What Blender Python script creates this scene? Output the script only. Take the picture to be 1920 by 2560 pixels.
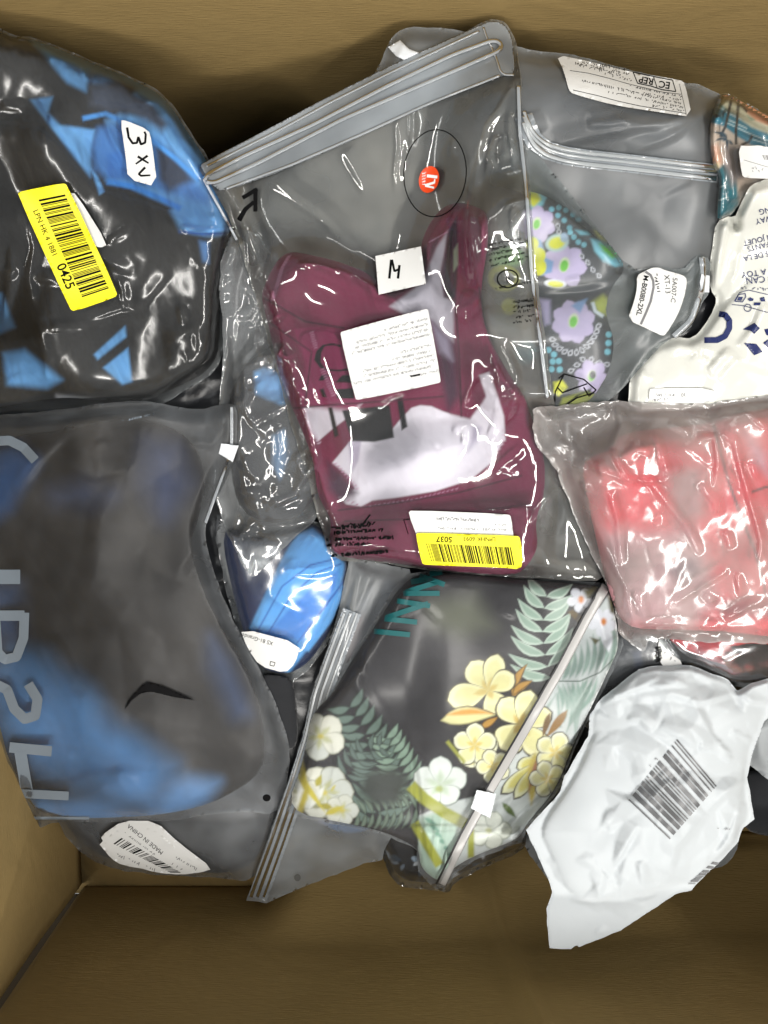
import bpy, math, random
import numpy as np
from mathutils import Vector
from mathutils.geometry import delaunay_2d_cdt
R = math.radians
for o in list(bpy.data.objects): bpy.data.objects.remove(o, do_unlink=True)
scene = bpy.context.scene; COL = scene.collection

# ------------------------------------------------------------------ camera, light, exposure
F, CZ, TILT = 1900.0, 0.95, R(-4.55)
cd = bpy.data.cameras.new('camera'); cam = bpy.data.objects.new('camera', cd); COL.objects.link(cam)
cd.sensor_fit = 'HORIZONTAL'; cd.sensor_width = 36.0; cd.lens = 36.0 * F / 1920.0
cd.clip_start = .02; cd.clip_end = 50
cam.location = (0, 0, CZ); cam.rotation_euler = (TILT, 0, 0)
scene.camera = cam
scene.view_settings.view_transform = 'Standard'; scene.view_settings.look = 'None'
scene.view_settings.exposure = 0.28; scene.view_settings.gamma = 1.0
scene.view_settings.use_curve_mapping = False
scene.cycles.use_adaptive_sampling = True; scene.cycles.adaptive_threshold = .03
scene.cycles.transparent_max_bounces = 28; scene.cycles.max_bounces = 7; scene.cycles.diffuse_bounces = 2; scene.cycles.glossy_bounces = 2; scene.cycles.transmission_bounces = 2
w = bpy.data.worlds.new('World'); scene.world = w; w.use_nodes = True
w.node_tree.nodes['Background'].inputs[0].default_value = (.93, .97, 1.0, 1)
w.node_tree.nodes['Background'].inputs[1].default_value = 0.33
def tube_lamp(loc, power, sx=1.2, sy=.05, rz=0, col=(1, .97, .92)):
    l = bpy.data.lights.new('ceiling_tube', 'AREA'); l.shape = 'RECTANGLE'; l.size = sx; l.size_y = sy
    l.energy = power; l.color = col
    o = bpy.data.objects.new('ceiling_tube', l); COL.objects.link(o); o.location = loc; o.rotation_euler = (0, 0, rz)
# long rows of ceiling tubes running away from the viewer
tube_lamp((1.75, -1.25, 2.9), 92, .16, 2.6, R(-4)); tube_lamp((-1.75, -1.5, 2.9), 50, .16, 2.6, R(-4))
tube_lamp((.5, -3.2, 2.9), 80, 1.6, .16, R(-4)); tube_lamp((.9, 1.6, 2.9), 6, 1.6, .16, R(-4))

# ------------------------------------------------------------------ raster toolkit (units: photograph pixels -> metres)
S = 4; X0, Y0 = -240, -240; NW, NH = 600, 760
gx = X0 + S * np.arange(NW); gy = Y0 + S * np.arange(NH)
X, Y = np.meshgrid(gx.astype(float), gy.astype(float))
def at(px, py, z):
    px = np.asarray(px, float); py = np.asarray(py, float); z = np.asarray(z, float)
    cx = (px - 960) / F; cy = -(py - 1280) / F
    y1 = cy * math.cos(TILT) + math.sin(TILT); z1 = cy * math.sin(TILT) - math.cos(TILT)
    t = (z - CZ) / z1
    return np.stack([cx * t, y1 * t, z + 0 * cx], -1)
def samp(A, px, py):
    fx = np.clip((np.asarray(px, float) - X0) / S, 0, NW - 1.001); fy = np.clip((np.asarray(py, float) - Y0) / S, 0, NH - 1.001)
    i = fx.astype(int); j = fy.astype(int); u = fx - i; v = fy - j
    return (A[j, i] * (1 - u) + A[j, i + 1] * u) * (1 - v) + (A[j + 1, i] * (1 - u) + A[j + 1, i + 1] * u) * v
def box1(A, r, ax):
    n = A.shape[ax]; P = np.concatenate([np.repeat(np.take(A, [0], ax), r + 1, ax), A, np.repeat(np.take(A, [-1], ax), r, ax)], ax)
    c = np.cumsum(P, ax); k = 2 * r + 1
    return (np.take(c, range(k, k + n), ax) - np.take(c, range(0, n), ax)) / k
def blur(A, px):
    r = max(1, int(round(px / S)))
    for _ in range(2): A = box1(box1(A, r, 0), r, 1)
    return A
rng = np.random.RandomState(7)
PERM = rng.permutation(512).astype(int); PERM = np.concatenate([PERM, PERM, PERM])
GA = rng.rand(512) * 2 * np.pi; GXv, GYv = np.cos(GA), np.sin(GA)
def noise(x, y, seed=0):
    x = np.asarray(x, float) + seed * 17.31; y = np.asarray(y, float) + seed * 9.77
    i = np.floor(x).astype(int); j = np.floor(y).astype(int); u = x - i; v = y - j
    def g(a, b, du, dv):
        h = PERM[PERM[(i + a) & 511] + ((j + b) & 511)]
        return GXv[h] * du + GYv[h] * dv
    su = u * u * u * (u * (u * 6 - 15) + 10); sv = v * v * v * (v * (v * 6 - 15) + 10)
    a = g(0, 0, u, v); b = g(1, 0, u - 1, v); c = g(0, 1, u, v - 1); d = g(1, 1, u - 1, v - 1)
    return ((a * (1 - su) + b * su) * (1 - sv) + (c * (1 - su) + d * su) * sv) * 1.5
def rotxy(x, y, ang, st):
    c, s = math.cos(R(ang)), math.sin(R(ang))
    return (x * c + y * s) / st, (-x * s + y * c)
def crumple(sc, seed, ang=0, st=1.6, octs=3, sharp=1.0):
    """creased-film relief 0..1: straight sharp ridges between nearly flat facets"""
    x, y = rotxy(X / sc, Y / sc, ang, st)
    x = x + .45 * noise(x * .8, y * .8, seed + 3); y = y + .45 * noise(x * .8 + 5, y * .8, seed + 4)
    o = 0; a = 1; tot = 0
    for k in range(octs):
        n = noise(x, y, seed + k * 5)
        o = o + a * np.clip(1 - np.abs(n), 0, 1) ** (1.5 * sharp); tot += a; a *= .5
        x, y = rotxy(x * 1.9, y * 1.9, 37, 1.0)
    o = o / tot
    return np.clip((o - .35) / .6, 0, 1.3)
def facets(bb, sp, ang, st, seed):
    """crumpled-sheet relief: flat triangular facets meeting in straight creases, heights -.5..+.5"""
    r = random.Random(seed); x0, y0, x1, y1 = bb; cx, cy = (x0 + x1) / 2, (y0 + y1) / 2; rad = math.hypot(x1 - x0, y1 - y0) / 2 + sp * st
    c, s_ = math.cos(R(ang)), math.sin(R(ang)); P = []; u = -rad
    while u < rad:
        v = -rad
        while v < rad:
            a = u + r.uniform(-.45, .45) * sp * st; b = v + r.uniform(-.45, .45) * sp; x, y = cx + a * c - b * s_, cy + a * s_ + b * c
            if x0 - sp * st < x < x1 + sp * st and y0 - sp * st < y < y1 + sp * st: P.append((x, y))
            v += sp
        u += sp * st
    out = delaunay_2d_cdt([Vector(p) for p in P], [], [], 0, 1e-4); V = np.array([tuple(v) for v in out[0]]); Hh = np.array([r.uniform(-.5, .5) for _ in V])
    Z = np.zeros((NH, NW))
    for f in out[2]:
        A, B, C = V[f[0]], V[f[1]], V[f[2]]; mn = np.minimum(np.minimum(A, B), C); mx = np.maximum(np.maximum(A, B), C)
        i0 = max(0, int((mn[0] - X0) / S)); i1 = min(NW, int((mx[0] - X0) / S) + 2); j0 = max(0, int((mn[1] - Y0) / S)); j1 = min(NH, int((mx[1] - Y0) / S) + 2)
        if i1 <= i0 or j1 <= j0: continue
        x, y = X[j0:j1, i0:i1], Y[j0:j1, i0:i1]; d = (B[1] - C[1]) * (A[0] - C[0]) + (C[0] - B[0]) * (A[1] - C[1])
        if abs(d) < 1e-6: continue
        w0 = ((B[1] - C[1]) * (x - C[0]) + (C[0] - B[0]) * (y - C[1])) / d; w1 = ((C[1] - A[1]) * (x - C[0]) + (A[0] - C[0]) * (y - C[1])) / d; w2 = 1 - w0 - w1
        m = (w0 >= -1e-6) & (w1 >= -1e-6) & (w2 >= -1e-6)
        Z[j0:j1, i0:i1] = np.where(m, w0 * Hh[f[0]] + w1 * Hh[f[1]] + w2 * Hh[f[2]], Z[j0:j1, i0:i1])
    return Z
def ragged(p, amp, seed, step=12):
    """loosen an outline so the film edge wanders"""
    q = np.concatenate([p, p[:1]]); L = np.concatenate([[0], np.cumsum(np.hypot(*np.diff(q, axis=0).T))]); t = np.unique(np.concatenate([np.arange(0, L[-1], step), L[:-1]]))
    x = np.interp(t, L, q[:, 0]); y = np.interp(t, L, q[:, 1])
    return np.stack([x + amp * noise(x / 34, y / 34, seed) + .4 * amp * noise(x / 11, y / 11, seed + 2), y + amp * noise(x / 34 + 9, y / 34, seed + 1) + .4 * amp * noise(x / 11, y / 11 + 7, seed + 3)], -1)
def chaikin(p, n=1):
    p = np.array(p, float)
    for _ in range(n):
        q = np.roll(p, -1, 0); p = np.stack([.78 * p + .22 * q, .22 * p + .78 * q], 1).reshape(-1, 2)
    return p
def sdist(poly, px, py, near=False):
    """signed distance (+ inside) of points to a polygon, optionally nearest boundary points"""
    p = np.asarray(poly, float); q = np.roll(p, -1, 0)
    best = np.full(px.shape, 1e18); ins = np.zeros(px.shape, bool)
    nx = ny = None
    if near: nx = np.zeros(px.shape); ny = np.zeros(px.shape)
    for (ax, ay), (bx, by) in zip(p, q):
        dx, dy = bx - ax, by - ay; L = dx * dx + dy * dy + 1e-12
        t = np.clip(((px - ax) * dx + (py - ay) * dy) / L, 0, 1)
        ex = ax + t * dx; ey = ay + t * dy
        d = (px - ex) ** 2 + (py - ey) ** 2
        m = d < best
        best = np.where(m, d, best)
        if near: nx = np.where(m, ex, nx); ny = np.where(m, ey, ny)
        if ay != by:
            ins ^= ((ay > py) != (by > py)) & (px < (bx - ax) * (py - ay) / (by - ay) + ax)
    s = np.where(ins, 1, -1) * np.sqrt(best)
    return (s, nx, ny) if near else s
def rsd(poly, m=80):
    """signed distance on the raster (only near the polygon)"""
    p = np.asarray(poly); D = np.full((NH, NW), -500.0)
    i0 = min(NW - 1, max(0, int((p[:, 0].min() - m - X0) / S))); i1 = min(NW, int((p[:, 0].max() + m - X0) / S) + 2)
    j0 = min(NH - 1, max(0, int((p[:, 1].min() - m - Y0) / S))); j1 = min(NH, int((p[:, 1].max() + m - Y0) / S) + 2)
    D[j0:j1, i0:i1] = sdist(p, X[j0:j1, i0:i1], Y[j0:j1, i0:i1]); return D
def ldist(path, width):
    """distance to an open polyline on the raster"""
    p = np.asarray(path, float); m = 2 * width + 8
    i0 = min(NW - 1, max(0, int((p[:, 0].min() - m - X0) / S))); i1 = min(NW, int((p[:, 0].max() + m - X0) / S) + 2)
    j0 = min(NH - 1, max(0, int((p[:, 1].min() - m - Y0) / S))); j1 = min(NH, int((p[:, 1].max() + m - Y0) / S) + 2)
    x, y = X[j0:j1, i0:i1], Y[j0:j1, i0:i1]; b = np.full(x.shape, 1e12); sg = np.zeros(x.shape); ta = np.zeros(x.shape); sl_ = np.hypot(*np.diff(p, axis=0).T); cum = np.concatenate([[0], np.cumsum(sl_)])
    for k_, ((ax, ay), (bx, by)) in enumerate(zip(p[:-1], p[1:])):
        dx, dy = bx - ax, by - ay; t = np.clip(((x - ax) * dx + (y - ay) * dy) / (dx * dx + dy * dy + 1e-9), 0, 1)
        dd = (x - ax - t * dx) ** 2 + (y - ay - t * dy) ** 2; m_ = dd < b; b = np.where(m_, dd, b); sg = np.where(m_, dx * (y - ay) - dy * (x - ax), sg); ta = np.where(m_, (cum[k_] + t * sl_[k_]) / cum[-1], ta)
    return (slice(j0, max(j0, j1)), slice(i0, max(i0, i1))), np.sqrt(b) * np.where(sg > 0, 1.7, .6), np.sqrt(np.clip(np.sin(np.pi * np.clip(ta, 0, 1)), 0, 1))
def dil(A, px):
    r = max(1, int(round(px / S))); A = A.copy()
    for ax in (0, 1):
        B_ = A.copy()
        for k in range(1, r + 1):
            if ax == 0: B_[k:] = np.maximum(B_[k:], A[:-k]); B_[:-k] = np.maximum(B_[:-k], A[k:])
            else: B_[:, k:] = np.maximum(B_[:, k:], A[:, :-k]); B_[:, :-k] = np.maximum(B_[:, :-k], A[:, k:])
        A = B_
    return A
def sstep(t): t = np.clip(t, 0, 1); return t * t * (3 - 2 * t)
def rprof(t): t = np.clip(t, 0, 1); return np.sqrt(np.clip(1 - (1 - t) ** 2, 0, 1))

def patch(poly, sp):
    """grid triangulation of a polygon whose rim is snapped to the outline -> px, py, quads, rim mask"""
    p = np.asarray(poly, float)
    n = max(2, int(math.ceil((p[:, 0].max() - p[:, 0].min()) / sp)) + 1); m = max(2, int(math.ceil((p[:, 1].max() - p[:, 1].min()) / sp)) + 1)
    xs = np.linspace(p[:, 0].min() - .3 * sp, p[:, 0].max() + .3 * sp, n + 1); ys = np.linspace(p[:, 1].min() - .3 * sp, p[:, 1].max() + .3 * sp, m + 1)
    GX, GY = np.meshgrid(xs, ys)
    s, nx, ny = sdist(p, GX, GY, True)
    ins = s > 0
    cell = ins[:-1, :-1] | ins[1:, :-1] | ins[:-1, 1:] | ins[1:, 1:]
    rim = s < .28 * sp
    GX = np.where(rim, nx, GX); GY = np.where(rim, ny, GY)
    idx = np.arange(GX.size).reshape(GX.shape)
    q = np.stack([idx[1:, :-1][cell], idx[1:, 1:][cell], idx[:-1, 1:][cell], idx[:-1, :-1][cell]], -1)
    used = np.zeros(GX.size, bool); used[q.ravel()] = True
    new = np.cumsum(used) - 1
    return GX.ravel()[used], GY.ravel()[used], new[q], rim.ravel()[used]

# ------------------------------------------------------------------ objects
def srgb(c):
    c = np.asarray(c, float) / 255.0
    return np.where(c <= .04045, c / 12.92, ((c + .055) / 1.055) ** 2.4)
def mk(name, V, Q, mat, parent=None, cols=None, smooth=True):
    me = bpy.data.meshes.new(name); V = np.asarray(V, float)
    if parent is not None: V = V - np.array(parent['o_'])
    if isinstance(Q, np.ndarray):
        k = Q.shape[1]; me.vertices.add(len(V)); me.loops.add(Q.size); me.polygons.add(len(Q))
        me.vertices.foreach_set('co', V.ravel()); me.loops.foreach_set('vertex_index', Q.ravel().astype(np.int32))
        me.polygons.foreach_set('loop_start', (np.arange(len(Q)) * k).astype(np.int32)); me.polygons.foreach_set('loop_total', np.full(len(Q), k, np.int32))
    else: me.from_pydata([tuple(v) for v in V], [], Q)
    me.polygons.foreach_set('use_smooth', np.full(len(me.polygons), smooth)); me.update(); me.validate()
    if cols is not None:
        a = me.color_attributes.new('Col', 'FLOAT_COLOR', 'POINT')
        a.data.foreach_set('color', np.concatenate([cols, np.ones((len(cols), 1))], 1).astype(np.float32).ravel())
    if mat: me.materials.append(mat)
    o = bpy.data.objects.new(name, me); COL.objects.link(o)
    if parent is not None:
        o.parent = parent; o['o_'] = parent['o_']
    else: o['o_'] = (0., 0., 0.)
    return o
def thing(name, label, cat, px, py, z, group=None):
    o = bpy.data.objects.new(name, None); COL.objects.link(o); o.empty_display_size = .02
    p = at(px, py, z); o.location = p; o['o_'] = [float(v) for v in p]
    o['label'] = label; o['category'] = cat
    if group: o['group'] = group
    return o
def tag(o, label, cat, group=None):
    o['label'] = label; o['category'] = cat
    if group: o['group'] = group
    return o
def shell(name, poly, sp, T, B, mat, parent=None, cols=None, toff=0, boff=0, weld=True):
    """closed skin: top sheet T, bottom sheet B, welded along the outline"""
    px, py, q, rim = patch(poly, sp)
    zt = samp(T, px, py) + toff; zb = samp(B, px, py) + boff
    if not weld:
        n = len(px); zb = np.minimum(zb, zt - .0003)
        return mk(name, np.concatenate([at(px, py, zt), at(px, py, zb)]), np.concatenate([q, (q + n)[:, ::-1]]), mat, parent)
    n = len(px); map2 = np.where(rim, np.arange(n), n + np.cumsum(~rim) - 1)
    V = np.concatenate([at(px, py, zt), at(px[~rim], py[~rim], np.minimum(zb, zt - .0001)[~rim])])
    Q = np.concatenate([q, map2[q][:, ::-1]])
    c = None
    if cols is not None:
        c = cols(px, py); c = np.concatenate([c, c[~rim]])
    return mk(name, V, Q, mat, parent, c)
H = np.zeros((NH, NW))
def base(bl=24, lift=.0008): return np.maximum(H, blur(H, bl)) + lift
def settle(D, T):
    global H
    H = np.where(D > 0, np.maximum(H, T), H)

def paint(bg, shapes):
    """per-vertex dye: list of (polygon, sRGB, softness px) over a ground colour"""
    P = [(np.asarray(p, float), srgb(c), s) for p, c, s in shapes]; bgc = srgb(bg)
    def f(px, py):
        C = np.tile(bgc, (len(px), 1))
        for p, c, s in P:
            m = (px > p[:, 0].min() - s) & (px < p[:, 0].max() + s) & (py > p[:, 1].min() - s) & (py < p[:, 1].max() + s)
            if not m.any(): continue
            a = sstep((sdist(p, px[m], py[m]) + s) / (2 * s))[:, None]
            C[m] = C[m] * (1 - a) + c * a
        return C
    return f
def garment(name, label, cat, poly, bg, shapes, thick, mat, edge=45, folds=(), lump=.25, wr=.0015, seed=1, sp=6, B=None, ang=30, group=None, wsc=60, wst=3):
    poly = chaikin(poly, 2); D = rsd(poly)
    if B is None: B = base()
    t = .55 * thick * rprof(D / (edge * .75)) * (1 + lump * noise(X / 210, Y / 210, seed) * 1.6)
    for fp, dz, fe in folds:
        t = t + .6 * dz * sstep(rsd(chaikin(fp, 2)) / fe)
    x, y = rotxy(X / wsc, Y / wsc, ang, wst)
    t = t + .6 * wr * (1 - np.abs(noise(x, y, seed + 2))) ** 2 * sstep(D / 25) + wr * .25 * (1 - np.abs(noise(x * 2.3, y * 2.3, seed + 6))) ** 2 * sstep(D / 25)
    T = B + .0006 + np.maximum(t, 0)
    o = shell(name, poly, sp, T, B, mat, None, paint(bg, shapes))
    settle(D, T)
    return tag(o, label, cat, group), T
class Bag: pass
def pouch(name, label, cat, poly, B, mat, amp=.003, sc=70, seed=1, ang=20, st=2.2, gap=.0012, creases=(), sp=6, bl=16, puff=0, edge=40, group=None, ch=1, octs=3, fname='film', sharp=1.0, raw=False, nc=.15, seam=0, taut=26, relief=.5, back=None, rag=2.5, fine=0, cs=.5):
    poly = np.array(poly, float) if raw else ragged(chaikin(poly, ch), rag, seed); D = rsd(poly)
    c = poly.mean(0); b = Bag(); b.poly = poly
    b.root = thing(name, label, cat, c[0], c[1], float(samp(B, c[0], c[1])), group)
    bb = (*poly.min(0), *poly.max(0)); Wf = facets(bb, sc * 1.15, ang, st * .7, seed) + .45 * facets(bb, sc * .5, ang + 30, st * .7, seed + 1)
    if fine: Wf = Wf + fine * facets(bb, sc * .26, ang - 20, st * .8, seed + 2)
    Hs = np.maximum(blur(dil(H, taut), taut * 1.2), H)
    T = Hs + gap + relief * amp * Wf + puff * rprof(D / 160) + amp * .5 * noise(X / 240, Y / 240, seed + 9)
    rc = random.Random(seed * 7 + 1); bx0, by0 = poly.min(0); bx1, by1 = poly.max(0)
    area = (bx1 - bx0) * (by1 - by0); creases = [(p_, h_ * cs, w_) for p_, h_, w_ in creases]
    for _ in range(int(nc * area / 1e4)):
        x, y = rc.uniform(bx0, bx1), rc.uniform(by0, by1); a_ = R(ang + rc.choice([0, 0, 0, 75, -40]) + rc.gauss(0, 14)); l_ = rc.choice([40, 60, 90, 140, 220]) * rc.uniform(.7, 1.2)
        x2, y2 = x + l_ * math.cos(a_), y + l_ * math.sin(a_); mx, my = (x + x2) / 2 + rc.gauss(0, .06) * l_, (y + y2) / 2 + rc.gauss(0, .06) * l_
        creases.append(([(x, y), (mx, my), (x2, y2)], amp * rc.uniform(.2, .75), rc.uniform(9, 20)))
    for path, h, wd in creases:
        sl, d, tp = ldist(path, wd); T[sl] += h * tp * np.clip(1 - d / wd, 0, 1)
    e = sstep(D / edge + .02)
    T = (B + .0006) * (1 - e) + T * e
    T = np.maximum(T, np.where(D > 2, H + .0013, B + .0005))
    if back is None: b.film = shell(fname, poly, sp, T, B, mat, b.root, weld=False)
    else:
        px, py, q, rim = patch(poly, sp); b.film = mk(fname, at(px, py, samp(T, px, py)), q, mat, b.root)
        px, py, q, rim = patch(poly, 9); mk('back_' + fname, at(px, py, samp(B, px, py)), q, back, b.root)
    settle(D, T); b.T = T; b.D = D
    if seam:
        pp = np.concatenate([poly, poly[:1]]); tube('edge_seam', pp, seam, T, ZIPG, b.root, .35, step=9)
    return b
class Decal:
    def __init__(s, Z, off=.0005): s.Z = Z; s.off = off; s.V = []; s.Fc = []; s.n = 0
    def _add(s, P, faces):
        P = np.asarray(P, float); s.V.append(at(P[:, 0], P[:, 1], samp(s.Z, P[:, 0], P[:, 1]) + s.off))
        s.Fc += [tuple(int(i) + s.n for i in f) for f in faces]; s.n += len(P)
    def ribbon(s, path, wd, step=4, w2=None):
        p = np.asarray(path, float); seg = np.hypot(*np.diff(p, axis=0).T); L = np.concatenate([[0], np.cumsum(seg)])
        k = max(2, int(L[-1] / step) + 1); t = np.unique(np.concatenate([np.linspace(0, L[-1], k), L]))
        x = np.interp(t, L, p[:, 0]); y = np.interp(t, L, p[:, 1])
        dx = np.gradient(x); dy = np.gradient(y); m = np.hypot(dx, dy) + 1e-9
        w_ = np.interp(t, [0, L[-1]], [wd, w2 if w2 is not None else wd]) / 2
        A = np.stack([x - dy / m * w_, y + dx / m * w_], -1); C = np.stack([x + dy / m * w_, y - dx / m * w_], -1)
        P = np.empty((2 * len(t), 2)); P[0::2] = A; P[1::2] = C
        s._add(P, [(2 * i, 2 * i + 1, 2 * i + 3, 2 * i + 2) for i in range(len(t) - 1)])
    def poly(s, pts, sp=6):
        px, py, q, _ = patch(pts, sp); s._add(np.stack([px, py], -1), q)
    def text(s, string, x, y, size, ang=0, up=None, rd=None, bold=0):
        c = bpy.data.curves.new('t', 'FONT'); c.body = string; c.size = 1; c.resolution_u = 3; c.offset = bold
        c.align_x = 'CENTER'; c.align_y = 'CENTER'
        o = bpy.data.objects.new('t', c); COL.objects.link(o)
        bpy.context.view_layer.update()
        me = o.evaluated_get(bpy.context.evaluated_depsgraph_get()).to_mesh()
        V = np.array([v.co[:2] for v in me.vertices]); fs = [tuple(p.vertices) for p in me.polygons]
        o.evaluated_get(bpy.context.evaluated_depsgraph_get()).to_mesh_clear()
        bpy.data.objects.remove(o); bpy.data.curves.remove(c)
        a = R(ang); rx = rd or (math.cos(a), math.sin(a)); ux = up or (math.sin(a), -math.cos(a))
        if len(V): s._add(np.stack([x + size * (V[:, 0] * rx[0] + V[:, 1] * ux[0]), y + size * (V[:, 0] * rx[1] + V[:, 1] * ux[1])], -1), fs)
    def scrawl(s, a, b, h, seed=0, wd=2.0, dens=.55, gapp=.16):
        """a line of print too small to read: short broken strokes from a to b, height h"""
        r = random.Random(seed); a = np.array(a, float); b = np.array(b, float); L = np.hypot(*(b - a)); d = (b - a) / L; nrm = np.array([-d[1], d[0]])
        t = 0
        while t < L:
            if r.random() < gapp: t += h * .8; continue
            hh = h * r.choice([.45, .6, .6, .9]); c = a + d * t; k = r.random()
            if k < .55: s.ribbon([c - nrm * hh * .5, c + nrm * hh * .5 + d * r.uniform(-.1, .2) * h], wd, 30)
            elif k < .8: s.ribbon([c - nrm * hh * .5, c + d * h * .4 - nrm * hh * .5], wd, 30)
            else: s.ribbon([c + nrm * hh * .5, c + d * h * .45 - nrm * hh * .4], wd, 30)
            t += h * dens * r.uniform(.7, 1.2)
    def barcode(s, a0, a1, b0, b1, n, seed=3, lo=.25, hi=.8):
        """bars from edge a0-a1 to edge b0-b1"""
        r = random.Random(seed); a0, a1, b0, b1 = [np.array(v, float) for v in (a0, a1, b0, b1)]
        ws = [r.choice([1, 1, 2, 3]) + .0 for _ in range(2 * n)]; tot = sum(ws); t = 0
        for i, w_ in enumerate(ws):
            if i % 2 == 0:
                u, v = t / tot, (t + w_) / tot
                k = max(4, int(np.hypot(*(b0 - a0)) / 5)); P = []
                for f in np.linspace(0, 1, k):
                    P += [(a0 + (a1 - a0) * u) * (1 - f) + (b0 + (b1 - b0) * u) * f, (a0 + (a1 - a0) * v) * (1 - f) + (b0 + (b1 - b0) * v) * f]
                s._add(np.array(P), [(2 * j, 2 * j + 1, 2 * j + 3, 2 * j + 2) for j in range(k - 1)])
            t += w_
    def build(s, name, mat, parent):
        return mk(name, np.concatenate(s.V), s.Fc, mat, parent, smooth=True)
def sticker(b, name, poly, mat, label=None, th=.0005, sp=6, bl=16, Z=None, parent=None, ch=1):
    Z = b.T if Z is None else Z
    L = np.maximum(blur(dil(Z, bl * .6), bl), Z) + .0006 + th
    o = shell(name, chaikin(poly, ch), sp, L, L - th, mat, parent or b.root, weld=False)
    if label: o['label'] = label
    return o, L
def tube(name, path, r, Z, mat, parent, flat=.6, off=0, step=7, closed=False):
    """rounded rib lying on a surface"""
    p = np.asarray(path, float); L = np.concatenate([[0], np.cumsum(np.hypot(*np.diff(p, axis=0).T))])
    t = np.linspace(0, L[-1], max(3, int(L[-1] / step))); x = np.interp(t, L, p[:, 0]); y = np.interp(t, L, p[:, 1])
    if len(p) > 3:
        k = np.ones(5) / 5; xp = np.pad(x, 2, 'edge'); yp = np.pad(y, 2, 'edge'); x = np.convolve(xp, k, 'valid'); y = np.convolve(yp, k, 'valid')
    dx = np.gradient(x); dy = np.gradient(y); m = np.hypot(dx, dy) + 1e-9; nx, ny = -dy / m, dx / m
    z0 = samp(Z, x, y) + off; V = []; K = 8; mpp = .00037
    for i in range(K):
        a = 2 * math.pi * i / K; V.append(at(x + nx * r * math.cos(a), y + ny * r * math.cos(a), z0 + r * mpp * flat * (1 + math.sin(a))))
    V = np.stack(V, 1).reshape(-1, 3); n = len(t); Fc = []
    for i in range(n - 1):
        for k in range(K): Fc.append((i * K + k, i * K + (k + 1) % K, (i + 1) * K + (k + 1) % K, (i + 1) * K + k))
    Fc += [tuple(range(K))[::-1], tuple((n - 1) * K + k for k in range(K))]
    return mk(name, V, Fc, mat, parent)
def block(name, poly, h, Z, mat, parent, off=.0004):
    """small moulded piece (zip slider) standing on a surface"""
    poly = np.array(poly, float); Lz = blur(Z, 16) + off
    Lz = np.maximum(Lz, Z)
    px, py, q, rim = patch(poly, 4); d = sdist(poly, px, py)
    zt = samp(Lz, px, py) + h * (.75 + .25 * rprof(d / 8)); zb = samp(Lz, px, py) - .001
    n = len(px); V = np.concatenate([at(px, py, zt), at(px, py, zb)])
    e = {}
    for f in q:
        for k in range(4):
            a, b_ = int(f[k]), int(f[(k + 1) % 4]); e[(a, b_)] = e.get((a, b_), 0) + 1
    side = [(b_, a, a + n, b_ + n) for (a, b_) in e if (b_, a) not in e]
    return mk(name, V, [tuple(map(int, f)) for f in q] + [tuple(int(i) + n for i in f[::-1]) for f in q] + side, mat, parent)

# ------------------------------------------------------------------ materials
def nm(name):
    m = bpy.data.materials.new(name); m.use_nodes = True; t = m.node_tree; t.nodes.clear()
    out = t.nodes.new('ShaderNodeOutputMaterial'); return m, t, out
def N(t, kind, **kw):
    n = t.nodes.new(kind)
    for k, v in kw.items():
        if k[0] == 'i' and k[1:].isdigit(): n.inputs[int(k[1:])].default_value = v
        elif k in ('op',): n.operation = v
        else:
            try: n.inputs[k.replace('_', ' ')].default_value = v
            except KeyError: setattr(n, k, v)
    return n
def coord(t, scale=(1, 1, 1)):
    c = t.nodes.new('ShaderNodeTexCoord'); m = t.nodes.new('ShaderNodeMapping'); m.inputs['Scale'].default_value = scale
    t.links.new(c.outputs['Object'], m.inputs[0]); return m.outputs[0]
def c4(c): return tuple(float(v) for v in srgb(c)) + (1,)
def noisebump(t, scale, strength, dist=.001, detail=4, stretch=(1, 1, 1), distort=.4):
    n = N(t, 'ShaderNodeTexNoise', Scale=scale, Detail=detail, Distortion=distort); t.links.new(coord(t, stretch), n.inputs['Vector'])
    b = N(t, 'ShaderNodeBump', Strength=strength, Distance=dist); t.links.new(n.outputs[0], b.inputs['Height']); return b, n
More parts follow.
